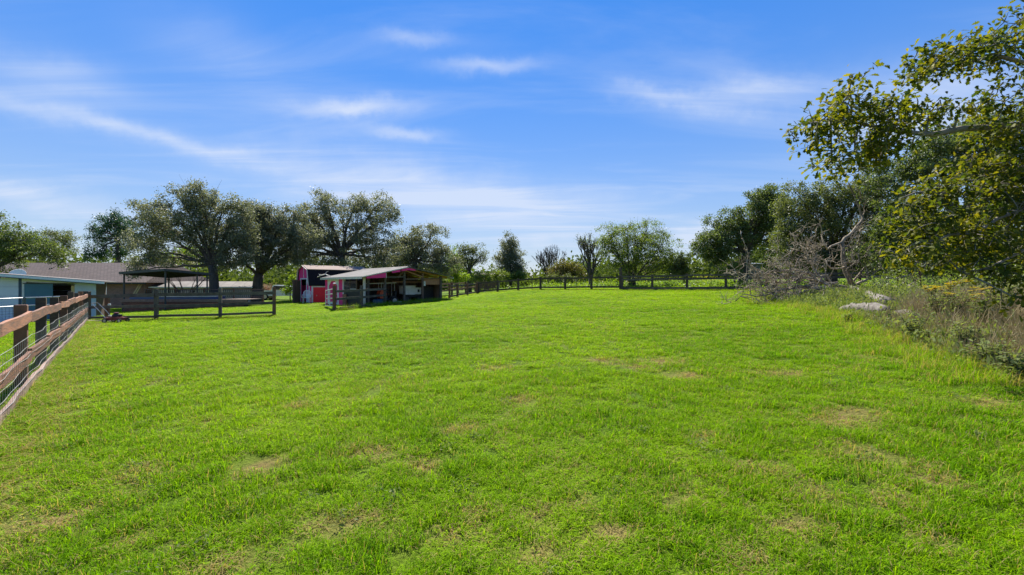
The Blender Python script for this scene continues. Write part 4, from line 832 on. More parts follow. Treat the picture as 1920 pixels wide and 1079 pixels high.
def tree(name, label, px, Y, lobes, tr, fork, leaf, ncl, nlf, cr, mat, bark='bark', seed=1, group=None, cat='tree', base_py=None, trunk_px=None, deep=0.85, thin=1.0, twig=0.35, shell=2.4, ground_z=None, stems=1, twigr=0.012):
    """lobes: measured (px, py, rx, ry[, depth offset m]) of crown masses at the tree's own distance Y"""
    rs_ = np.random.RandomState(seed); r_ = random.Random(seed); sc = Y / FPX
    bx = (px - 960) * sc; bz = gf(bx, Y) if ground_z is None else ground_z; B = Vector((bx, Y, bz)); root = thing(name, label, cat, B, 0, group)
    def loc(px_, py_, dy=0): return Vector(((px_-960)*sc, Y + dy, CAMZ-(py_-HOR)*sc)) - B
    Fk = loc(*fork); mb = MB()
    top_ = Fk; base_pts = bez(Vector((0,0,-.25)), Vector((Fk.x*.3 + r_.uniform(-.2,.2)*tr, r_.uniform(-1,1)*tr, Fk.z*.5)), Fk, 6)
    if stems == 1:
        mb.tube(base_pts, [tr*1.45, tr*1.08, tr*.98, tr*.93, tr*.9, tr*.86, tr*.8], 9)
    cents = []; tot_a = sum(l[2]*l[3] for l in lobes)
    for l in lobes:
        dy = l[4] if len(l) > 4 else r_.uniform(-.35, .35) * l[2] * sc
        c = loc(l[0], l[1], dy); rx, rz_2, ry = l[2]*sc*1.1, l[3]*sc*1.08, l[2]*sc*deep
        s0 = Fk if stems == 1 else Vector((r_.uniform(-1,1)*tr*2, r_.uniform(-1,1)*tr*2, -.1))
        mid = s0.lerp(c, .45) + Vector((r_.uniform(-.2,.2)*rx, r_.uniform(-.2,.2)*rx, .12*(c-s0).length if c.z > s0.z else .2*rx))
        limb = bez(s0, mid, c + Vector((0,0,rz_2*.35)), 8); lr = max(.03, tr * (.32 + .4*(l[2]*l[3]/tot_a)**.5)); rad_ = [lr*(1-.85*k/8) for k in range(9)]
        for k in range(1, 8): limb[k] = limb[k] + Vector((r_.uniform(-1,1), r_.uniform(-1,1), r_.uniform(-1,1))) * lr * .5
        mb.tube(limb, rad_, 6)
        nc = max(3, int(ncl * l[2]*l[3] / tot_a))
        for _ in range(nc):
            v_ = rs_.normal(size=3); v_ /= np.linalg.norm(v_); k = rs_.rand() ** (1/shell); q = Vector((v_[0]*rx*k, v_[1]*ry*k, v_[2]*rz_2*k))
            if q.z < -rz_2*.55 and rs_.rand() < .35: continue
            cc = c + q; cents.append((cc, rs_.uniform(.65, 1.25)))
            if rs_.rand() < twig:
                s_ = limb[r_.randint(3, 8)]; m2 = s_.lerp(cc, .5) + Vector((r_.uniform(-.1,.1), r_.uniform(-.1,.1), .08)) * (cc-s_).length
                mb.tube(bez(s_, m2, cc, 4), [twigr*3.0, twigr*2.4, twigr*1.8, twigr*1.2, twigr*.7], 4)
                for _k in range(2):
                    e_ = cc + Vector(rs_.normal(size=3)) * cr * .8; mb.tube([cc, e_], [twigr*.9, twigr*.4], 3)
    tro = mb.build('trunk', MT[bark], root, True)
    if nlf:
        Cn = []; Sz = []
        for cc, k in cents:
            n = max(2, int(nlf * k * thin)); e = rs_.normal(size=(n,3)) * cr * k * .50; e[:,2] *= .8; Cn.append(np.array(cc) + e); Sz.append(leaf * rs_.uniform(.65, 1.35, n))
        V_, F_ = leaf_cloud(np.concatenate(Cn), np.concatenate(Sz), rs_); link('crown', np_mesh('crown', V_, F_, MT[mat]), root)
    return root

def bare_tree(label, px, Y, H, spread, seed, bark, buds, tr, trunk_f=.22):
    x = (px-960)/FPX*Y; B = Vector((x, Y, gf(x, Y))); o = thing('bare_tree', label, 'tree', B); r5 = random.Random(seed); mb = MB(); tips = []
    def grow(p, d, L, r, lv):
        pts = [p]
        for k in range(3):
            wv_ = .02 if lv == 0 else .12; d = (d + Vector((r5.gauss(0,wv_), r5.gauss(0,wv_), r5.gauss(.05,.04)))).normalized(); pts.append(pts[-1] + d*L/3)
        mb.tube(pts, [max(.017, r*f) for f in (1, .88, .78, .66)], 6 if lv < 2 else 4)
        if lv >= 6: tips.append(pts[-1]); return
        nk = 6 if lv == 0 else (3 if r5.random() < .4 else 2); a0_ = r5.uniform(0, 6.28)
        for k in range(nk):
            a = a0_ + 6.28*k/nk + r5.uniform(-.4, .4); q = Vector((math.cos(a), math.sin(a), 0)); f = spread * r5.uniform(.55, 1.15)
            grow(pts[-1] if k % 2 == 0 else pts[2], (d + q*f + Vector((0,0,.12))).normalized(), (H*.24 if lv == 0 else L*.78)*r5.uniform(.8, 1.12), r*(.66 if k < 2 else .5), lv+1)
    grow(Vector((0,0,-.2)), Vector((0,0,1)), H*trunk_f, tr, 0); mb.build('trunk', MT[bark], o, True)
    if buds:
        rs5 = np.random.RandomState(seed); C_ = np.array([tuple(tips[r5.randrange(len(tips))]) for _ in range(buds)]) + rs5.normal(size=(buds,3))*.14; V_, F_ = leaf_cloud(C_, rs5.uniform(.06,.13,buds), rs5); link('crown', np_mesh('crown', V_, F_, MT['leaf_mid']), o)
    return o
tree('live_oak', 'dark oak overhanging the brown house roof behind the stable', -8, 37, [(20,450,34,34),(-35,455,45,45),(62,462,40,26),(95,478,28,20),(20,490,20,22),(0,405,8,5)], .3, (-5,500), .15, 190, 105, .5, 'leaf_dark', seed=3)
tree('feathery_tree', 'flat topped feathery tree rising behind the house ridge', 105, 54, [(100,438,24,11),(130,448,22,12),(85,455,26,12),(122,470,26,12),(70,472,22,12)], .2, (108,490), .16, 150, 50, .5, 'leaf_olive', seed=4, twig=.9, bark='bark_light')
tree('pine_tree', 'tall green pine with open tiers behind the house', 221, 53, [(212,412,28,14),(232,425,24,18),(185,432,22,13),(178,452,22,12),(245,450,18,20),(185,478,22,14),(222,470,14,18),(208,440,20,12)], .28, (221,450), .17, 210, 75, .5, 'leaf_pine', seed=5, twig=.8)
tree('live_oak', 'largest live oak with spreading limbs beside the deck canopy', 400, 37, [(368,380,44,34),(330,415,62,46),(400,420,62,52),(283,445,46,38),(440,420,36,46),(355,465,60,32),(440,470,34,34),(268,482,36,24),(378,362,24,18),(330,362,16,12),(425,385,26,22),(262,512,20,14),(300,490,26,16),(425,490,30,16),(455,455,30,30)], .38, (398,497), .15, 480, 125, .5, 'leaf_live', seed=6)
tree('live_oak', 'live oak with thick dark trunk behind the white roofed home', 484, 41, [(490,410,38,30),(530,425,36,36),(470,445,40,36),(515,460,44,30),(555,455,34,30),(500,398,18,15),(455,490,26,18),(525,490,34,18),(548,408,24,20),(580,452,26,28),(462,402,24,22),(560,482,26,18)], .46, (486,515), .16, 330, 120, .52, 'leaf_live', seed=7)
tree('live_oak', 'broad live oak towering behind the pink barn', 636, 46, [(615,392,34,30),(672,385,38,26),(710,395,36,30),(640,430,56,38),(590,440,46,36),(700,440,48,38),(565,470,36,28),(655,475,60,28),(720,475,40,28),(735,412,18,18),(600,372,14,10),(585,490,34,16),(700,495,44,16),(640,498,40,14),(545,478,24,18),(560,432,34,30),(580,410,26,24)], .5, (640,478), .17, 470, 120, .55, 'leaf_live', seed=8)
tree('live_oak', 'smaller live oak showing above the shed roof ridge', 775, 49, [(770,448,30,24),(812,445,26,22),(795,475,46,28),(755,478,34,26),(832,485,22,26),(840,500,24,20),(770,502,36,14),(748,458,24,22),(788,462,40,24),(812,508,30,14),(735,490,24,20)], .36, (778,490), .17, 260, 115, .55, 'leaf_live', seed=9)
tree('spring_tree', 'bright yellow green tree glowing behind the deck canopy', 340, 47, [(340,485,42,18),(310,492,26,14),(372,480,26,18)], .15, (340,505), .2, 80, 70, .55, 'leaf_spring', seed=10)
tree('sapling', 'small lime green sapling beside the barn rear', 544, 46, [(546,535,14,16),(538,545,10,8)], .06, (544,548), .15, 30, 60, .3, 'leaf_spring', seed=11)
tree('spring_tree', 'lime green tree at the right end of the shed', 858, 60, [(855,485,18,22),(845,505,24,16),(872,510,16,14)], .16, (858,515), .22, 80, 70, .6, 'leaf_spring', seed=12)
tree('pecan_tree', 'thin crowned tree with a dark forked trunk by the corner fence', 880, 57, [(868,470,16,16),(892,468,16,16),(905,482,12,14),(880,490,22,14),(862,488,10,12)], .3, (880,508), .17, 110, 42, .5, 'leaf_olive', seed=13, twig=.9)
tree('elm_tree', 'tall narrow dense tree alone behind the back fence', 958, 60, [(955,455,16,16),(960,475,22,20),(945,490,20,18),(968,495,16,20),(958,512,26,14)], .22, (957,515), .2, 170, 85, .55, 'leaf_live', seed=14)
bare_tree('leafless grey tree with upswept twigs beyond the back fence', 1030, 62, 6.2, .44, 15, 'bark', 0, .2, .10)
tree('shrubby_tree', 'rust tinged leafy bush between two bare trees', 1062, 58, [(1062,505,24,16),(1045,512,16,12),(1082,512,14,12)], .14, (1062,522), .18, 100, 65, .5, 'leaf_rust', seed=16)
bare_tree('taller bare tree with sparse buds beside the rounded mesquite', 1107, 50, 6.3, .52, 18, 'bark', 1500, .26, .2)
tree('mesquite_tree', 'large rounded light green mesquite behind the back fence', 1185, 47, [(1175,440,36,28),(1215,440,38,30),(1150,465,28,32),(1245,470,36,34),(1195,470,56,34),(1165,498,40,24),(1140,445,20,24),(1225,500,50,22),(1265,495,20,22)], .24, (1190,510), .14, 330, 90, .5, 'leaf_mid', seed=18, stems=4, twig=.6)
tree('cedar_bush', 'dark dense cedar bush at the edge of the mesquite', 1283, 46, [(1282,492,16,20),(1290,508,12,12),(1272,505,14,14)], .12, (1283,512), .13, 90, 80, .35, 'leaf_dark', seed=19)
tree('live_oak', 'glossy dark oak with leaning limb behind the back fence', 1392, 42, [(1365,420,36,28),(1412,395,40,36),(1450,385,36,34),(1335,450,34,30),(1395,440,50,34),(1325,480,26,30),(1450,440,40,40),(1365,485,40,24),(1440,372,26,20)], .42, (1400,470), .17, 430, 125, .48, 'leaf_dark', seed=20)
tree('live_oak', 'grey green oak rising directly behind the dead tree', 1560, 32, [(1500,380,40,36),(1550,370,48,36),(1590,385,44,36),(1530,430,60,44),(1600,440,52,44),(1490,450,36,40),(1560,480,60,30),(1640,470,30,40),(1480,480,24,26),(1640,400,36,46),(1625,350,34,34),(1520,495,40,18),(1600,495,44,18)], .4, (1562,480), .135, 560, 125, .42, 'leaf_olive', seed=21)
tree('live_oak', 'tall dark oak filling the right edge behind lobed leaves', 1790, 22, [(1690,310,50,40),(1760,320,60,50),(1840,290,70,60),(1900,330,60,80),(1720,400,60,50),(1820,420,90,60),(1690,450,50,50),(1780,480,80,45),(1900,470,70,60),(1960,400,80,120),(1880,540,60,30),(1720,500,50,26),(1740,285,40,30),(1800,260,50,34),(1660,350,36,40),(1670,420,40,50),(1880,250,60,50),(1640,480,36,30)], .4, (1800,450), .12, 900, 130, .36, 'leaf_dark', seed=22)
tree('hackberry_bush', 'green leafy bush growing beneath the leaning oak limb', 1378, 39, [(1375,505,18,16),(1350,512,14,10)], .07, (1376,516), .13, 50, 60, .3, 'leaf_mid', seed=23)
tree('hedge_shrub', 'green shrub in front of the far dark shed', 905, 56, [(905,520,24,10),(935,516,20,12)], .05, (908,524), .16, 70, 70, .4, 'leaf_mid', seed=41, cat='shrub')
tree('hedge_shrub', 'leafy shrub at the foot of the narrow dense tree', 985, 58, [(980,519,14,8),(955,521,18,8)], .05, (975,526), .16, 50, 70, .4, 'leaf_mid', seed=42, cat='shrub')
tree('hedge_shrub', 'tall green shrub against the right end of the shed', 848, 52, [(850,512,16,16),(866,520,16,10)], .06, (850,522), .16, 60, 70, .4, 'leaf_spring', seed=43, cat='shrub')
tree('hedge_shrub', 'low shrub behind the fence post near the bare tree', 1048, 55, [(1040,520,14,6),(1068,522,14,6)], .05, (1050,527), .15, 40, 60, .35, 'leaf_olive', seed=44, cat='shrub')
tree('flowering_shrub', 'pinkish flowering shrub beyond the fence near the truck', 500, 55, [(500,542,20,10),(518,546,10,6)], .06, (500,552), .15, 50, 60, .35, 'pink_bloom', seed=24, cat='shrub')
# far belt of trees that reads as one mass
rs_ = np.random.RandomState(77); Cn = []
for k in range(620):
    a_ = rs_.uniform(-R(64), R(64)); d_ = rs_.uniform(85, 140); x = d_*math.sin(a_); y = d_*math.cos(a_); pxx = 960 + FPX*x/y
    gap = 0.45 if 985 < pxx < 1030 else 1.0
    h = (2.6 + 4.2*abs(mnoise.noise((a_*9, 2.2, 0))) + rs_.uniform(0, 1.4) + (1.6 if pxx < 850 or pxx > 1300 else 0)) * gap; z = gf(x, y)
    n = 150; e = rs_.normal(size=(n,3)) * np.array([1.9, 1.8, h*.30]); e[:,2] += h*.42; Cn.append(np.array([x, y, z]) + e)
Cn = np.concatenate(Cn); V_, F_ = leaf_cloud(Cn, rs_.uniform(.5, 1.2, len(Cn)), rs_)
tag(link('distant_trees', np_mesh('distant_trees', V_, F_, MT['leaf_far'])), 'low belt of distant trees along the horizon', 'trees', None, 'stuff')
# green brush beyond the back fence
Cn = []
for k in range(260):
    u_ = rs_.rand(); p = fa + fdir * (u_*1.5 - .12); off_ = rs_.uniform(3, 16); x, y = p.x + .55*off_, p.y + .83*off_
    if gf(x, y) is None: continue
    h = rs_.uniform(.3, 1.0); n = 44; e = rs_.normal(size=(n,3)) * np.array([.6,.6,h*.35]); e[:,2] = np.abs(e[:,2]); q = np.array([x, y, 0]) + e; q[:,2] += g(q[:,0], q[:,1]); Cn.append(q)
Cn = np.concatenate(Cn); V_, F_ = leaf_cloud(Cn, rs_.uniform(.1, .24, len(Cn)), rs_)
tag(link('meadow_growth', np_mesh('meadow_growth', V_, F_, MT['leaf_spring'])), 'rough yellow green meadow growth behind the back fence', 'meadow', None, 'stuff')
Cn = []
for (px_, Y_, wd2, n) in ((1285, 44, 1.3, 240), (1310, 45, .9, 120), (1180, 46, 2.2, 90), (1240, 46, 1.4, 90)):
    x0 = (px_-960)/FPX*Y_; e = rs_.normal(size=(n,2)) * np.array([wd2, .6]); q = np.stack([x0+e[:,0], Y_+e[:,1], np.zeros(n)], 1); q[:,2] = g(q[:,0], q[:,1]) + rs_.uniform(.35, 1.0, n); Cn.append(q)
Cn = np.concatenate(Cn); V_, F_ = leaf_cloud(Cn, rs_.uniform(.08, .16, len(Cn)), rs_)
tag(link('wildflowers', np_mesh('wildflowers', V_, F_, MT['petal'])), 'yellow wildflowers blooming behind the back fence', 'flowers', None, 'stuff')

# ------------------------------------------------------------------ fallen dead tree
DB = pt(1593, 536, 22.0); DB.z = gf(DB.x, DB.y); dead = thing('fallen_tree', 'fallen grey dead tree with tangled bare branches', 'tree', DB)
r_ = random.Random(31)
def gnarl(mb, pts, r0, r1, depth):
    """a bent limb through measured points with smaller limbs growing off it"""
    P = []
    for i in range(len(pts)-1):
        for k in range(3): P.append(pts[i].lerp(pts[i+1], k/3))
    P.append(pts[-1]); Lt = sum((P[i+1]-P[i]).length for i in range(len(P)-1)); jit = min(.05, Lt*.02)
    P = [p + Vector((r_.uniform(-1,1), r_.uniform(-1,1), r_.uniform(-1,1)))*jit*(0 if i == 0 else 1) for i, p in enumerate(P)]
    n = len(P); rad_ = [r0 + (r1-r0)*i/(n-1) for i in range(n)]; mb.tube([p - DB for p in P], rad_, 6 if r0 > .03 else 4)
    if depth <= 0: return
    for _ in range({3: 7, 2: 4, 1: 3}[depth]):
        i = r_.randint(max(1, n//5), n-1); d_ = (P[min(i+1,n-1)]-P[i-1]).normalized(); q = Vector((r_.gauss(0,1), r_.gauss(0,.8), r_.gauss(.25,.8))).normalized()
        d_ = (d_*.55 + q).normalized(); L_ = Lt * r_.uniform(.2,.45) * (1 if depth > 1 else .8); L_ = max(.35, min(1.9, L_)); rr_ = rad_[i]*.55
        p1 = P[i] + d_*L_*.4 + Vector((0,0,r_.uniform(-.1,.15)))*L_; p2 = p1 + (d_ + Vector((r_.gauss(0,.45), r_.gauss(0,.4), r_.gauss(.1,.45)))).normalized()*L_*.6
        zg = gf(p2.x, p2.y) + .04
        if p2.z < zg: p2.z = zg
        gnarl(mb, [P[i], p1, p2], max(rr_, .014), .006, depth-1)
LIMBS = [([(1597,540,22),(1582,492,22.3),(1577,455,22.5),(1600,437,22.6),(1617,408,22.8),(1606,378,23),(1592,346,23)], .13, .025),
 ([(1577,455,22.5),(1550,467,22.3),(1540,440,22.2),(1537,420,22.1)], .06, .015), ([(1600,437,22.6),(1640,421,22.8),(1672,392,23)], .06, .012),
 ([(1590,541,21.8),(1535,528,21.5),(1515,512,21.3),(1478,506,21),(1432,512,20.8),(1405,498,20.7)], .10, .02),
 ([(1575,543,21.2),(1525,539,20.8),(1480,541,20.4),(1452,549,20.2),(1418,557,20),(1392,553,19.8)], .08, .018),
 ([(1597,538,22),(1640,518,21.6),(1680,524,21.2),(1722,512,20.8)], .07, .015), ([(1595,536,22),(1620,505,22.2),(1645,482,22.4),(1652,458,22.6)], .06, .012),
 ([(1545,531,21.5),(1524,500,21.6),(1530,476,21.7),(1515,455,21.8)], .06, .014), ([(1585,500,22.2),(1560,505,22),(1535,480,22),(1500,470,21.9)], .05, .012),
 ([(1540,540,20.9),(1500,555,20.2),(1470,550,19.8),(1440,563,19.4)], .05, .012), ([(1500,530,20.9),(1470,515,20.8),(1450,525,20.6),(1420,520,20.4)], .045, .012),
 ([(1565,540,21.6),(1550,515,21.8),(1520,525,22),(1480,518,22.2),(1455,500,22.3)], .05, .012), ([(1598,537,22),(1590,505,21.6),(1612,485,21.3),(1600,465,21.2)], .06, .012),
 ([(1580,545,21),(1540,552,20.6),(1505,545,20.3),(1460,556,20),(1425,545,19.8)], .07, .016), ([(1560,538,21.2),(1510,520,21),(1465,530,20.8),(1425,530,20.6),(1395,540,20.4)], .06, .014),
 ([(1545,545,20.8),(1500,535,20.5),(1470,545,20.3),(1430,548,20.1)], .05, .012), ([(1570,530,21.5),(1530,535,21.2),(1490,525,21),(1450,538,20.8)], .05, .012), ([(1600,545,21),(1570,556,20.4),(1530,560,19.8),(1495,566,19.3)], .05, .014),
 ([(1620,545,20.5),(1650,535,20),(1680,545,19.5),(1705,540,19)], .04, .01)]
for i_, (pts3, r0, r1_) in enumerate(LIMBS):
    mb = MB(); gnarl(mb, [pt(*p) for p in pts3], r0, r1_, 3 if i_ not in (1, 2, 6) else 2); mb.build('branch', MT['deadwood'] if i_ % 3 else MT['deadwood_dark'], dead, True)
mb = MB(); P = [gp(1668, 578) + Vector((0,0,.1)), gp(1640, 566)+Vector((0,0,.16)), pt(1610,551,20), pt(1594,540,22.2)]
mb.tube([p - DB for p in bez(P[0], (P[1]+P[2])/2, P[3], 8)], [.2,.21,.2,.19,.18,.17,.16,.15,.13], 12); mb.build('trunk', MT['log'], dead, True)
def log_(name, label, pxs, rads, mat='log'):
    P = [gp(x, y) for x, y in pxs]; o = thing(name, label, 'log', P[0]); Q = []; rd = []
    for i in range(len(P)-1):
        for k in range(4): Q.append(P[i].lerp(P[i+1], k/4)); rd.append(rads[i]+(rads[i+1]-rads[i])*k/4)
    Q.append(P[-1]); rd.append(rads[-1]); Q = [q - P[0] + Vector((0,0,rd[i]*.75 + r_.uniform(-.015,.015))) for i, q in enumerate(Q)]
    MB().tube(Q, [x*r_.uniform(.86,1.12) for x in rd], 14).build('trunk', MT[mat], o, True); return o, P, rd
log_('log', 'thick pale grey log lying at the edge of the lawn', [(1578,588),(1600,589),(1630,591),(1668,596)], [.10,.19,.20,.19])
log_('log', 'charred ended log half buried in weeds', [(1680,597),(1700,600),(1722,606)], [.13,.14,.13])
mb = MB(); P = gp(1726, 607); tag(mb.lathe((P.x, P.y, P.z-.02), [(.14,0),(.17,.06),(.14,.16),(.07,.2)], 10).build('charred_stump', MT['black'], None, True), 'black charred stump beside the weeds', 'stump')
mb = MB(); P0 = gp(1382, 566)
for pts3, r0 in (([(1378,566,0),(1395,560,.25),(1412,571,.05)], .028), ([(1395,560,.25),(1410,566,.2),(1414,577,.03)], .02), ([(1395,560,.25),(1405,558,.35)], .012)):
    mb.tube([Vector(((x-1382)*.0235, (y-566)*-.05, h)) for x, y, h in pts3], [r0, r0*.8, r0*.5][:len(pts3)], 5)
o = mb.build('fallen_branch', MT['bark'], None, True); o.location = P0; tag(o, 'small forked dark branch lying alone on the lawn', 'branch')

# ------------------------------------------------------------------ weeds along the right edge
def stalk_mesh(seed):
    r3 = random.Random(seed); mb = MB()
    for k in range(16):
        a_ = r3.uniform(0, 6.28); rr_ = .16*math.sqrt(r3.random()); h = r3.uniform(.18, .6); ln = r3.uniform(0, .55); d_ = r3.uniform(0, 6.28)
        b_ = Vector((rr_*math.cos(a_), rr_*math.sin(a_), -.02)); q = Vector((math.cos(d_)*math.sin(ln), math.sin(d_)*math.sin(ln), math.cos(ln)))
        m_ = b_ + q*h*.5; e_ = b_ + q*h + Vector((math.cos(d_), math.sin(d_), -.4))*h*.18*ln
        mb.tube([b_, m_, e_], [.0035, .003, .0012], 3)
        if r3.random() < .5: mb.tube([m_, m_ + Vector((r3.uniform(-.12,.12), r3.uniform(-.12,.12), r3.uniform(.04,.16)))], [.0025, .001], 3)
    return mb.mesh('dry_stalks', MT['straw'])
def in_weeds(n, dmax=8):
    y = rs.uniform(3, 26, n); w = rs.rand(n)**1.5; x = edge_x(y) + 0.15 + w*dmax; return x, y
x, y = in_weeds(5600); n = len(x); s_ = rs.uniform(.6, 1.3, n) * (0.55 + 0.45*smooth(0, 1.5, x-edge_x(y))) * (1 - 0.5*smooth(11, 16, y)); kp = rs.rand(n) > 0.5*smooth(11, 16, y); x, y, s_ = x[kp], y[kp], s_[kp]; n = len(x)
scatter('dry_stalks', [stalk_mesh(i) for i in range(5)], np.stack([x, y, g(x, y)], 1), np.stack([s_, s_, s_], 1), np.stack([rs.uniform(-.2,.2,n), rs.uniform(-.2,.2,n), rs.rand(n)*6.283], 1), rs.randint(0, 5, n), {}, 'tan dry weed stalks along the right edge of lawn', 'dry weeds')
def broad_mesh(seed):
    rs3 = np.random.RandomState(seed); n = 46; Cn = rs3.normal(size=(n,3)) * np.array([.1,.1,.07]); Cn[:,2] = np.abs(Cn[:,2]) + .01
    V_, F_ = leaf_cloud(Cn, rs3.uniform(.03, .075, n), rs3, .8); return np_mesh('low_weeds', V_, F_, MT['leaf_weed'])
x, y = in_weeds(3000, 9); n = len(x); s_ = rs.uniform(.6, 1.5, n)
scatter('low_weeds', [broad_mesh(i) for i in range(5)], np.stack([x, y, g(x, y)], 1), np.stack([s_, s_, s_*rs.uniform(.8,2.2,n)], 1), np.stack([np.zeros(n), np.zeros(n), rs.rand(n)*6.283], 1), rs.randint(0, 5, n), {}, 'low grey green weeds mixed through the dry stalks', 'weeds')
tall = [tuft_mesh('tall_grass', 40, .14, .15, .42, .007, 300+i, MT['grass'], .7, 4) for i in range(4)]
yy_ = rs.uniform(3, 34, 1500); xx_ = edge_x(yy_) + rs.normal(size=1500)*.55 + .2; n = 1500
yy_ = np.concatenate([yy_, rs.uniform(4, 30, 2600)]); xx_ = np.concatenate([xx_, edge_x(yy_[1500:]) + rs.rand(2600)**1.3*9]); n = len(xx_)
scatter('rough_grass', tall, np.stack([xx_, yy_, g(xx_, yy_)], 1), np.stack([np.ones(n), np.ones(n), rs.uniform(.45, 1.0, n)], 1), np.stack([np.zeros(n), np.zeros(n), rs.rand(n)*6.283], 1), rs.randint(0, 4, n), {'dry': rs.uniform(.0, .6, n), 'tone': rs.rand(n)*.8}, 'taller rough grass fringing the weeds', 'grass')
n = 1500; tt = rs.uniform(-.02, 1.35, n); off_ = rs.normal(size=n)*.22 - .1; xx_ = fa.x + fdir.x*tt + off_*.2; yy_ = fa.y + fdir.y*tt + off_
m_ = 700; tt = rs.rand(m_)*L; o2 = rs.normal(size=m_)*.13 + .12; xx_ = np.concatenate([xx_, LP[0].x + dd.x*tt + nrm.x*o2]); yy_ = np.concatenate([yy_, LP[0].y + dd.y*tt + nrm.y*o2]); n += m_
m_ = 260; tt = rs.rand(m_); xx_ = np.concatenate([xx_, XP[0][0] + (XP[3][0]-XP[0][0])*tt]); yy_ = np.concatenate([yy_, np.interp(xx_[-m_:], [p[0] for p in XP], [p[1] for p in XP]) + rs.normal(size=m_)*.15]); n += m_
scatter('fence_grass', tall, np.stack([xx_, yy_, g(xx_, yy_)], 1), np.stack([np.ones(n)*1.6, np.ones(n)*1.6, rs.uniform(.18, .5, n)], 1), np.stack([np.zeros(n), np.zeros(n), rs.rand(n)*6.283], 1), rs.randint(0, 4, n), {'dry': rs.uniform(0, .5, n), 'tone': rs.rand(n)*.6}, 'uncut grass growing along the feet of the fences', 'grass')
n = 420; u_ = rs.uniform(0.2, 6.0, n); v_ = rs.normal(size=n)*.35 - .6; xx_ = SA.x + su.x*u_ + sv.x*v_; yy_ = SA.y + su.y*u_ + sv.y*v_
tt = rs.rand(160); xx_ = np.concatenate([xx_, GP0.x + (SP.x-GP0.x)*tt + rs.normal(size=160)*.3]); yy_ = np.concatenate([yy_, GP0.y + (SP.y-GP0.y)*tt]); n = len(xx_)
scatter('shed_weeds', tall + [broad_mesh(70)], np.stack([xx_, yy_, g(xx_, yy_)], 1), np.stack([np.ones(n)*1.4, np.ones(n)*1.4, rs.uniform(.4, 1.2, n)], 1), np.stack([np.zeros(n), np.zeros(n), rs.rand(n)*6.283], 1), rs.randint(0, 5, n), {'dry': rs.uniform(0, .4, n), 'tone': rs.rand(n)}, 'weeds growing in front of the open shed', 'weeds')
n = 170; q_ = wedge(n, 2, 13, R(46)); okm = q_[:,0] < edge_x(q_[:,1]); q_ = q_[okm]; n = len(q_); s_ = rs.uniform(.25, .6, n)
scatter('lawn_weeds', [broad_mesh(i) for i in (81, 82, 83)], np.stack([q_[:,0], q_[:,1], g(q_[:,0], q_[:,1]) + .02], 1), np.stack([s_, s_, s_*.8], 1), np.stack([np.zeros(n), np.zeros(n), rs.rand(n)*6.283], 1), rs.randint(0, 3, n), {}, 'small broad leaved weeds dotted through the lawn', 'weeds')
# leafy plants that can be told apart
def lance(mb, p, d, L_, w, droop):
    d = d.normalized(); s_ = d.cross(Vector((0,0,1)));
    if s_.length < .05: s_ = Vector((1,0,0))
    s_.normalize(); pts3 = [p, p + d*L_*.35, p + d*L_*.7 - Vector((0,0,droop*L_*.12)), p + d*L_ - Vector((0,0,droop*L_*.35))]; up_ = Vector((0,0,.12*w))
    mb.add([pts3[0], pts3[1]+s_*w*.5+up_, pts3[1], pts3[1]-s_*w*.5+up_, pts3[2]+s_*w*.4+up_, pts3[2], pts3[2]-s_*w*.4+up_, pts3[3]], [(0,2,1),(0,3,2),(1,2,5,4),(2,3,6,5),(4,5,7),(5,6,7)])
def weed_plant(px_, py_, h, sp, nst, label, flowers=0, seed=0, name='weed_plant', group=None, sit=None):
    p = gp(px_, py_) if sit is None else sit; r3 = random.Random(seed); o = thing(name, label, 'plant', p, 0, group); ms, ml, mf = MB(), MB(), MB()
    for k in range(nst):
        a_ = r3.uniform(0, 6.28); q = Vector((math.cos(a_), math.sin(a_), 0)); hh = h*r3.uniform(.6, 1.05); out_ = sp*r3.uniform(.2, 1)
        st_ = [q*.03, q*out_*.4 + Vector((0,0,hh*.5)), q*out_ + Vector((0,0,hh))]; ms.tube(st_, [.007,.005,.003], 4)
        for j in range(18):
            f_ = .1 + .9*j/17; b_ = st_[0].lerp(st_[1], f_*2) if f_ < .5 else st_[1].lerp(st_[2], f_*2-1); aa = r3.uniform(0, 6.28)
            lance(ml, b_, Vector((math.cos(aa), math.sin(aa), r3.uniform(-.1,.7))), r3.uniform(.07,.17), r3.uniform(.03,.06), r3.uniform(.2,1.2))
        if k < flowers:
            for _ in range(6):
                c = st_[2] + Vector((r3.uniform(-.06,.06), r3.uniform(-.06,.06), r3.uniform(.02,.1))); ms.tube([st_[2], c], [.003,.002], 3)
                for z_ in range(9):
                    t_ = 2*math.pi*z_/9; lance(mf, c, Vector((math.cos(t_), math.sin(t_), .15)), .05, .03, .2)
    ms.build('stems', MT['fence_grey'], o); ml.build('foliage', MT['leaf_weed'], o)
    if flowers: mf.build('flowers', MT['petal'], o)
    return o
weed_plant(1715, 640, .55, .32, 13, 'leafy grey green plant leaning from the charred log', 0, 1)
weed_plant(1790, 607, .85, .5, 18, 'tall plant topped with yellow daisy flowers', 9, 2, 'flowering_weed'); weed_plant(1752, 604, .8, .4, 14, 'yellow flowered plant beside the charred stump', 8, 3, 'flowering_weed')
weed_plant(1812, 660, .55, .35, 12, 'bushy plant amid pale dry stalks', 0, 4); weed_plant(1850, 690, .45, .4, 14, 'low spreading dark plant at the lawn edge', 0, 5); weed_plant(1905, 715, .38, .26, 9, 'broad leaved plant at the lawn edge under the lobed leaves', 0, 6)
weed_plant(1590, 603, .25, .14, 6, 'small plant in front of the thick pale log', 0, 7); weed_plant(1835, 620, .75, .4, 12, 'plant with a few yellow flowers among dry stalks', 4, 8, 'flowering_weed')
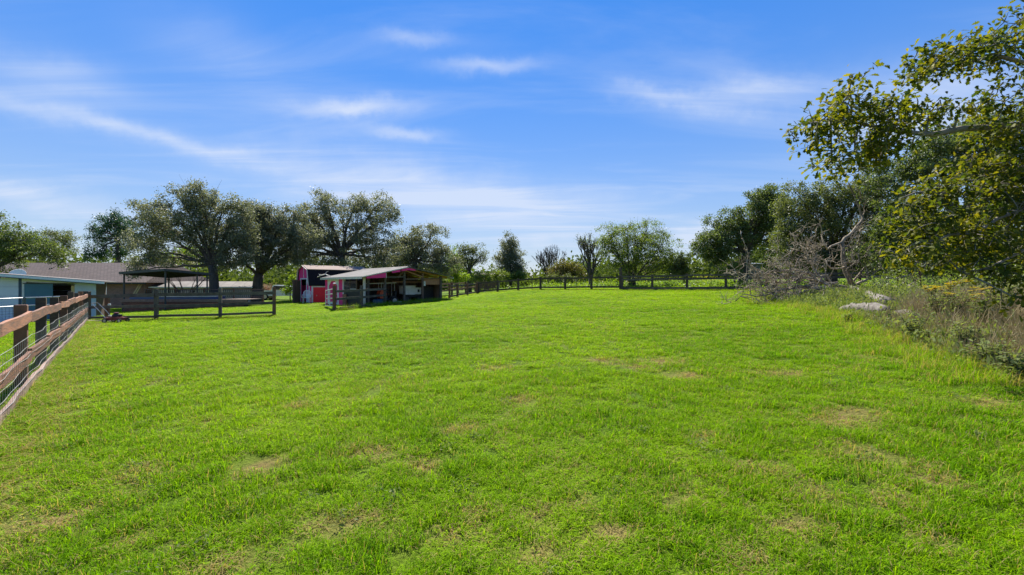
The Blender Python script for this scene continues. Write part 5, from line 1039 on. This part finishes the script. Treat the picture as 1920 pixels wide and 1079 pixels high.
weed_plant(1735, 650, .3, .3, 9, 'dark low plant on the bare earth edge', 0, 9); weed_plant(1880, 600, .8, .45, 14, 'tall green weed beneath the oak leaves', 0, 10)
# green bushes and dead brush behind the weeds
def bush(name, label, px_, py_, Y_, rx, rz_2, n, leaf, mat, seed, cat='bush'):
    rs3 = np.random.RandomState(seed); x = (px_-960)/FPX*Y_; z = gf(x, Y_); o = thing(name, label, cat, (x, Y_, z)); mb = MB(); Cn = []
    for k in range(16):
        v_ = rs3.normal(size=3); v_ /= np.linalg.norm(v_); q = np.array([v_[0]*rx, v_[1]*rx*.8, rz_2 + v_[2]*rz_2*.8]) * rs3.uniform(.6,1); mb.tube([(0,0,0), tuple(q*.5+np.array([0,0,.1])), tuple(q)], [.02,.012,.005], 4)
        if n: m_ = n//16; Cn.append(q + rs3.normal(size=(m_,3))*rx*.26)
    mb.build('stems', MT['deadwood'], o)
    if n: Cn = np.concatenate(Cn); Cn[:,2] = np.abs(Cn[:,2]); V_, F_ = leaf_cloud(Cn, leaf*rs3.uniform(.6,1.3,len(Cn)), rs3); link('foliage', np_mesh('foliage', V_, F_, MT[mat]), o)
    return o
bush('wild_bush', 'yellow green shrub beside the dead tree butt', 1690, 0, 18, .9, .45, 900, .09, 'leaf_mid', 1); bush('wild_bush', 'pale twiggy bush behind the yellow flowers', 1785, 0, 15.5, .9, .55, 420, .07, 'leaf_weed', 2); bush('wild_bush', 'dense green bush below the dark oak', 1850, 0, 13.5, 1.0, .6, 1500, .08, 'leaf_mid', 3)
bush('wild_bush', 'shaded green bush at the foot of the lobed oak', 1960, 0, 10.5, 1.0, .6, 1500, .08, 'leaf_olive', 4); bush('wild_bush', 'straggly bush behind the log with dry tips', 1740, 0, 21, 1.2, .6, 700, .09, 'leaf_olive', 5)
bush('wild_bush', 'brown twiggy brush among the dry stalks', 1890, 0, 9.8, .7, .4, 0, .07, 'leaf_weed', 6, 'brush'); bush('wild_bush', 'grey brush tangle behind the log', 1690, 0, 16.5, .7, .35, 0, .07, 'leaf_weed', 7, 'brush')
for (px_, Y_, lean) in ((1683, 24, .0), (1691, 24.5, .05), (1698, 25, .1), (1731, 17.5, .16), (1752, 26, -.05)):
    x = (px_-960)/FPX*Y_; z = gf(x, Y_); mb = MB().beam((0,0,-.1), (-lean*1.3,0,1.35), .05, .015).beam((0,.02,-.1), (-lean*1.3,.02,1.35), .012, .045)
    o = mb.build('fence_stake', MT['rust']); o.location = (x, Y_, z); tag(o, 'rusty steel stake in the weeds behind the fallen tree', 'stake', 'rusty stakes in the weeds')

# ------------------------------------------------------------------ near post oak with lobed leaves
OB = Vector((10.6, 6.8, 0)); OB.z = gf(OB.x, OB.y); oak = thing('post_oak', 'near oak with lobed yellow green leaves reaching over the lawn', 'tree', OB)
r_ = random.Random(12); rs_ = np.random.RandomState(12); mb = MB()
TOPP = Vector((10.3, 6.9, 5.2)); mb.tube([p - OB for p in bez(OB - Vector((0,0,.3)), Vector((10.9, 6.6, 2.5)), TOPP, 8)], [.36,.29,.26,.25,.24,.22,.2,.18,.15], 12)
OL = [([(9.9,6.9,3.6)], [(1930,232,7.4),(1800,242,6.9),(1720,250,6.6),(1640,238,6.4),(1545,226,6.2)], .065), ([(10.1,6.9,4.3)], [(1960,120,7.4),(1870,105,7),(1790,118,6.7),(1725,135,6.5)], .05),
      ([(10.3,6.8,2.6)], [(1960,350,7.8),(1840,362,7.3),(1740,362,7),(1690,372,6.8)], .05), ([(10.4,6.7,2.2)], [(1950,380,7.4),(1870,410,7),(1780,440,6.8),(1720,455,6.6)], .045),
      ([(10.4,6.7,2.0)], [(1960,440,7.4),(1880,490,7),(1800,510,6.8)], .04), ([(10.2,6.9,4.8)], [(1980,20,7.4),(1910,45,7.1)], .04), ([(1900,0,0)], None, 0)]
def px3(p): return pt(*p)
limbs = []
for s_, pts3, r0 in OL:
    if pts3 is None: continue
    Q = [Vector(s_[0])] + [px3(p) for p in pts3]
    Q = [q for i in range(len(Q)-1) for q in (Q[i], Q[i].lerp(Q[i+1], .5) + Vector((r_.gauss(0,.04), r_.gauss(0,.05), r_.gauss(0,.045))))] + [Q[-1]]; limbs += [Q[i].lerp(Q[i+1], k/4) for i in range(1, len(Q)-1) for k in range(4)] + [Q[-1]]; n_ = len(Q); mb.tube([q - OB for q in Q], [r0*(1-.8*i/(n_-1)) for i in range(n_)], 7)
CL = [(1905,45,28,34,7.1),(1870,100,60,42,6.9),(1800,105,50,40,6.7),(1752,112,42,38,6.6),(1722,140,26,22,6.5),(1640,245,56,52,6.4),(1580,215,44,40,6.3),(1530,232,32,48,6.2),(1590,165,28,18,6.3),(1665,215,36,36,6.5),
      (1605,295,52,32,6.4),(1680,268,40,40,6.5),(1560,300,28,26,6.3),(1740,215,36,18,6.7),(1800,212,46,22,6.8),(1885,190,44,44,7),(1915,250,36,56,7.1),(1862,236,40,30,6.9),(1850,325,76,46,7.2),(1760,365,66,46,7),
      (1722,425,48,56,6.8),(1805,440,86,58,7),(1885,410,56,76,7.2),(1698,470,38,30,6.7),(1775,488,56,24,6.9),(1895,510,40,44,6.6),(1905,320,40,50,7.3),(1905,560,26,22,6.2),
      (2010,150,80,80,7.6),(2020,300,80,90,7.8),(2010,450,80,70,7.6),(2160,120,100,110,8.2),(2180,330,90,120,8.4),(2080,-40,110,80,7.6)]
lc = []; ld = []
for (x, y, rx, ry, Y_) in CL:
    c = px3((x, y, Y_)); k_ = Y_/FPX; nsp = max(6, int(rx*ry/42))
    if x > 1950: nsp = int(nsp*.75)
    near_l = min(limbs, key=lambda q: (q-c).length); sub = bez(near_l, near_l.lerp(c,.5)+Vector((r_.gauss(0,.1), r_.gauss(0,.1), .1))*(c-near_l).length, c, 5); mb.tube([q - OB for q in sub], [.02,.018,.015,.012,.01,.007], 5); nodes = list(sub)
    for _ in range(nsp):
        v_ = rs_.normal(size=3); v_ /= np.linalg.norm(v_); v_ *= rs_.rand()**.42; cc = c + Vector((v_[0]*rx*k_, v_[1]*.55, v_[2]*ry*k_))
        par = min(nodes, key=lambda q: (q-cc).length); dr2 = cc - par; L2 = dr2.length
        mb.tube([q - OB for q in bez(par, par.lerp(cc,.5)+Vector((r_.gauss(0,.12), r_.gauss(0,.12), r_.gauss(.06,.1)))*L2, cc, 3)], [.008,.007,.005,.003], 4); nodes.append(cc)
        dn = dr2.normalized()
        for j in range(8):
            a_ = Vector(rs_.normal(size=3)).normalized(); dd_ = (dn*.5 + a_*.9 + Vector((-.1,0,-.1))).normalized(); lc.append(cc + Vector(rs_.normal(size=3))*.055); ld.append(dd_)
mb.build('trunk', MT['bark_light'], oak, True)
def lobed(seed):
    r3 = random.Random(seed); T = [0,.12,.27,.38,.50,.60,.74,.86,1.0]; Wd = [.015,.05,.20,.10,.34,.17,.31,.16,.02]; vv = []; ff = []
    for i, (t_, w) in enumerate(zip(T, Wd)):
        z = -.22*t_*t_*r3.uniform(.7,1.3); wl, wr = w*r3.uniform(.85,1.15), w*r3.uniform(.85,1.15); sh = .07 if w > .18 else 0
        vv += [(t_, 0, z), (t_+sh, wl, z+.22*wl), (t_+sh, -wr, z+.22*wr)]
    for i in range(len(T)-1):
        a_, b_ = 3*i, 3*i+3; ff += [(a_, b_, b_+1, a_+1), (a_, a_+2, b_+2, b_)]
    me_ = bpy.data.meshes.new('leaf'); me_.from_pydata(vv, [], ff); me_.update(); return me_, np.array(vv), ff
LV = [lobed(i) for i in range(5)]
for me_, _, _ in LV: me_.materials.append(MT['leaf_post'])
order = sorted(range(len(lc)), key=lambda i: lc[i].y + (50 if (960+FPX*lc[i].x/lc[i].y) > 1915 else 0))
big = set(order[:300])
crown_v = []; crown_f = []; crown_o = None; base = 0; singles = []
for i in range(len(lc)):
    d_ = ld[i]; up_ = Vector((r_.gauss(0,.5), r_.gauss(0,.5), 1)); s_ = up_.cross(d_)
    if s_.length < .05: s_ = Vector((1,0,0)).cross(d_)
    s_.normalize(); n_ = d_.cross(s_); L_ = r_.uniform(.06, .115); k = i % 5
    if i in big: singles.append((i, d_, s_, n_, L_, k)); continue
    A = LV[k][1] * L_; Wv = A[:,0:1]*np.array(d_) + A[:,1:2]*np.array(s_) + A[:,2:3]*np.array(n_) + np.array(lc[i] - OB); crown_v.append(Wv); crown_f.append(np.array(LV[k][2]) + base); base += len(A)
crown = link('crown', np_mesh('crown', np.concatenate(crown_v), np.concatenate(crown_f), MT['leaf_post']), oak); crown['kind'] = 'stuff'
from mathutils import Matrix
for (i, d_, s_, n_, L_, k) in singles:
    o = link('leaf', LV[k][0], crown); p = lc[i] - OB
    o.matrix_local = Matrix(((d_.x*L_, s_.x*L_, n_.x*L_, p.x), (d_.y*L_, s_.y*L_, n_.y*L_, p.y), (d_.z*L_, s_.z*L_, n_.z*L_, p.z), (0,0,0,1)))
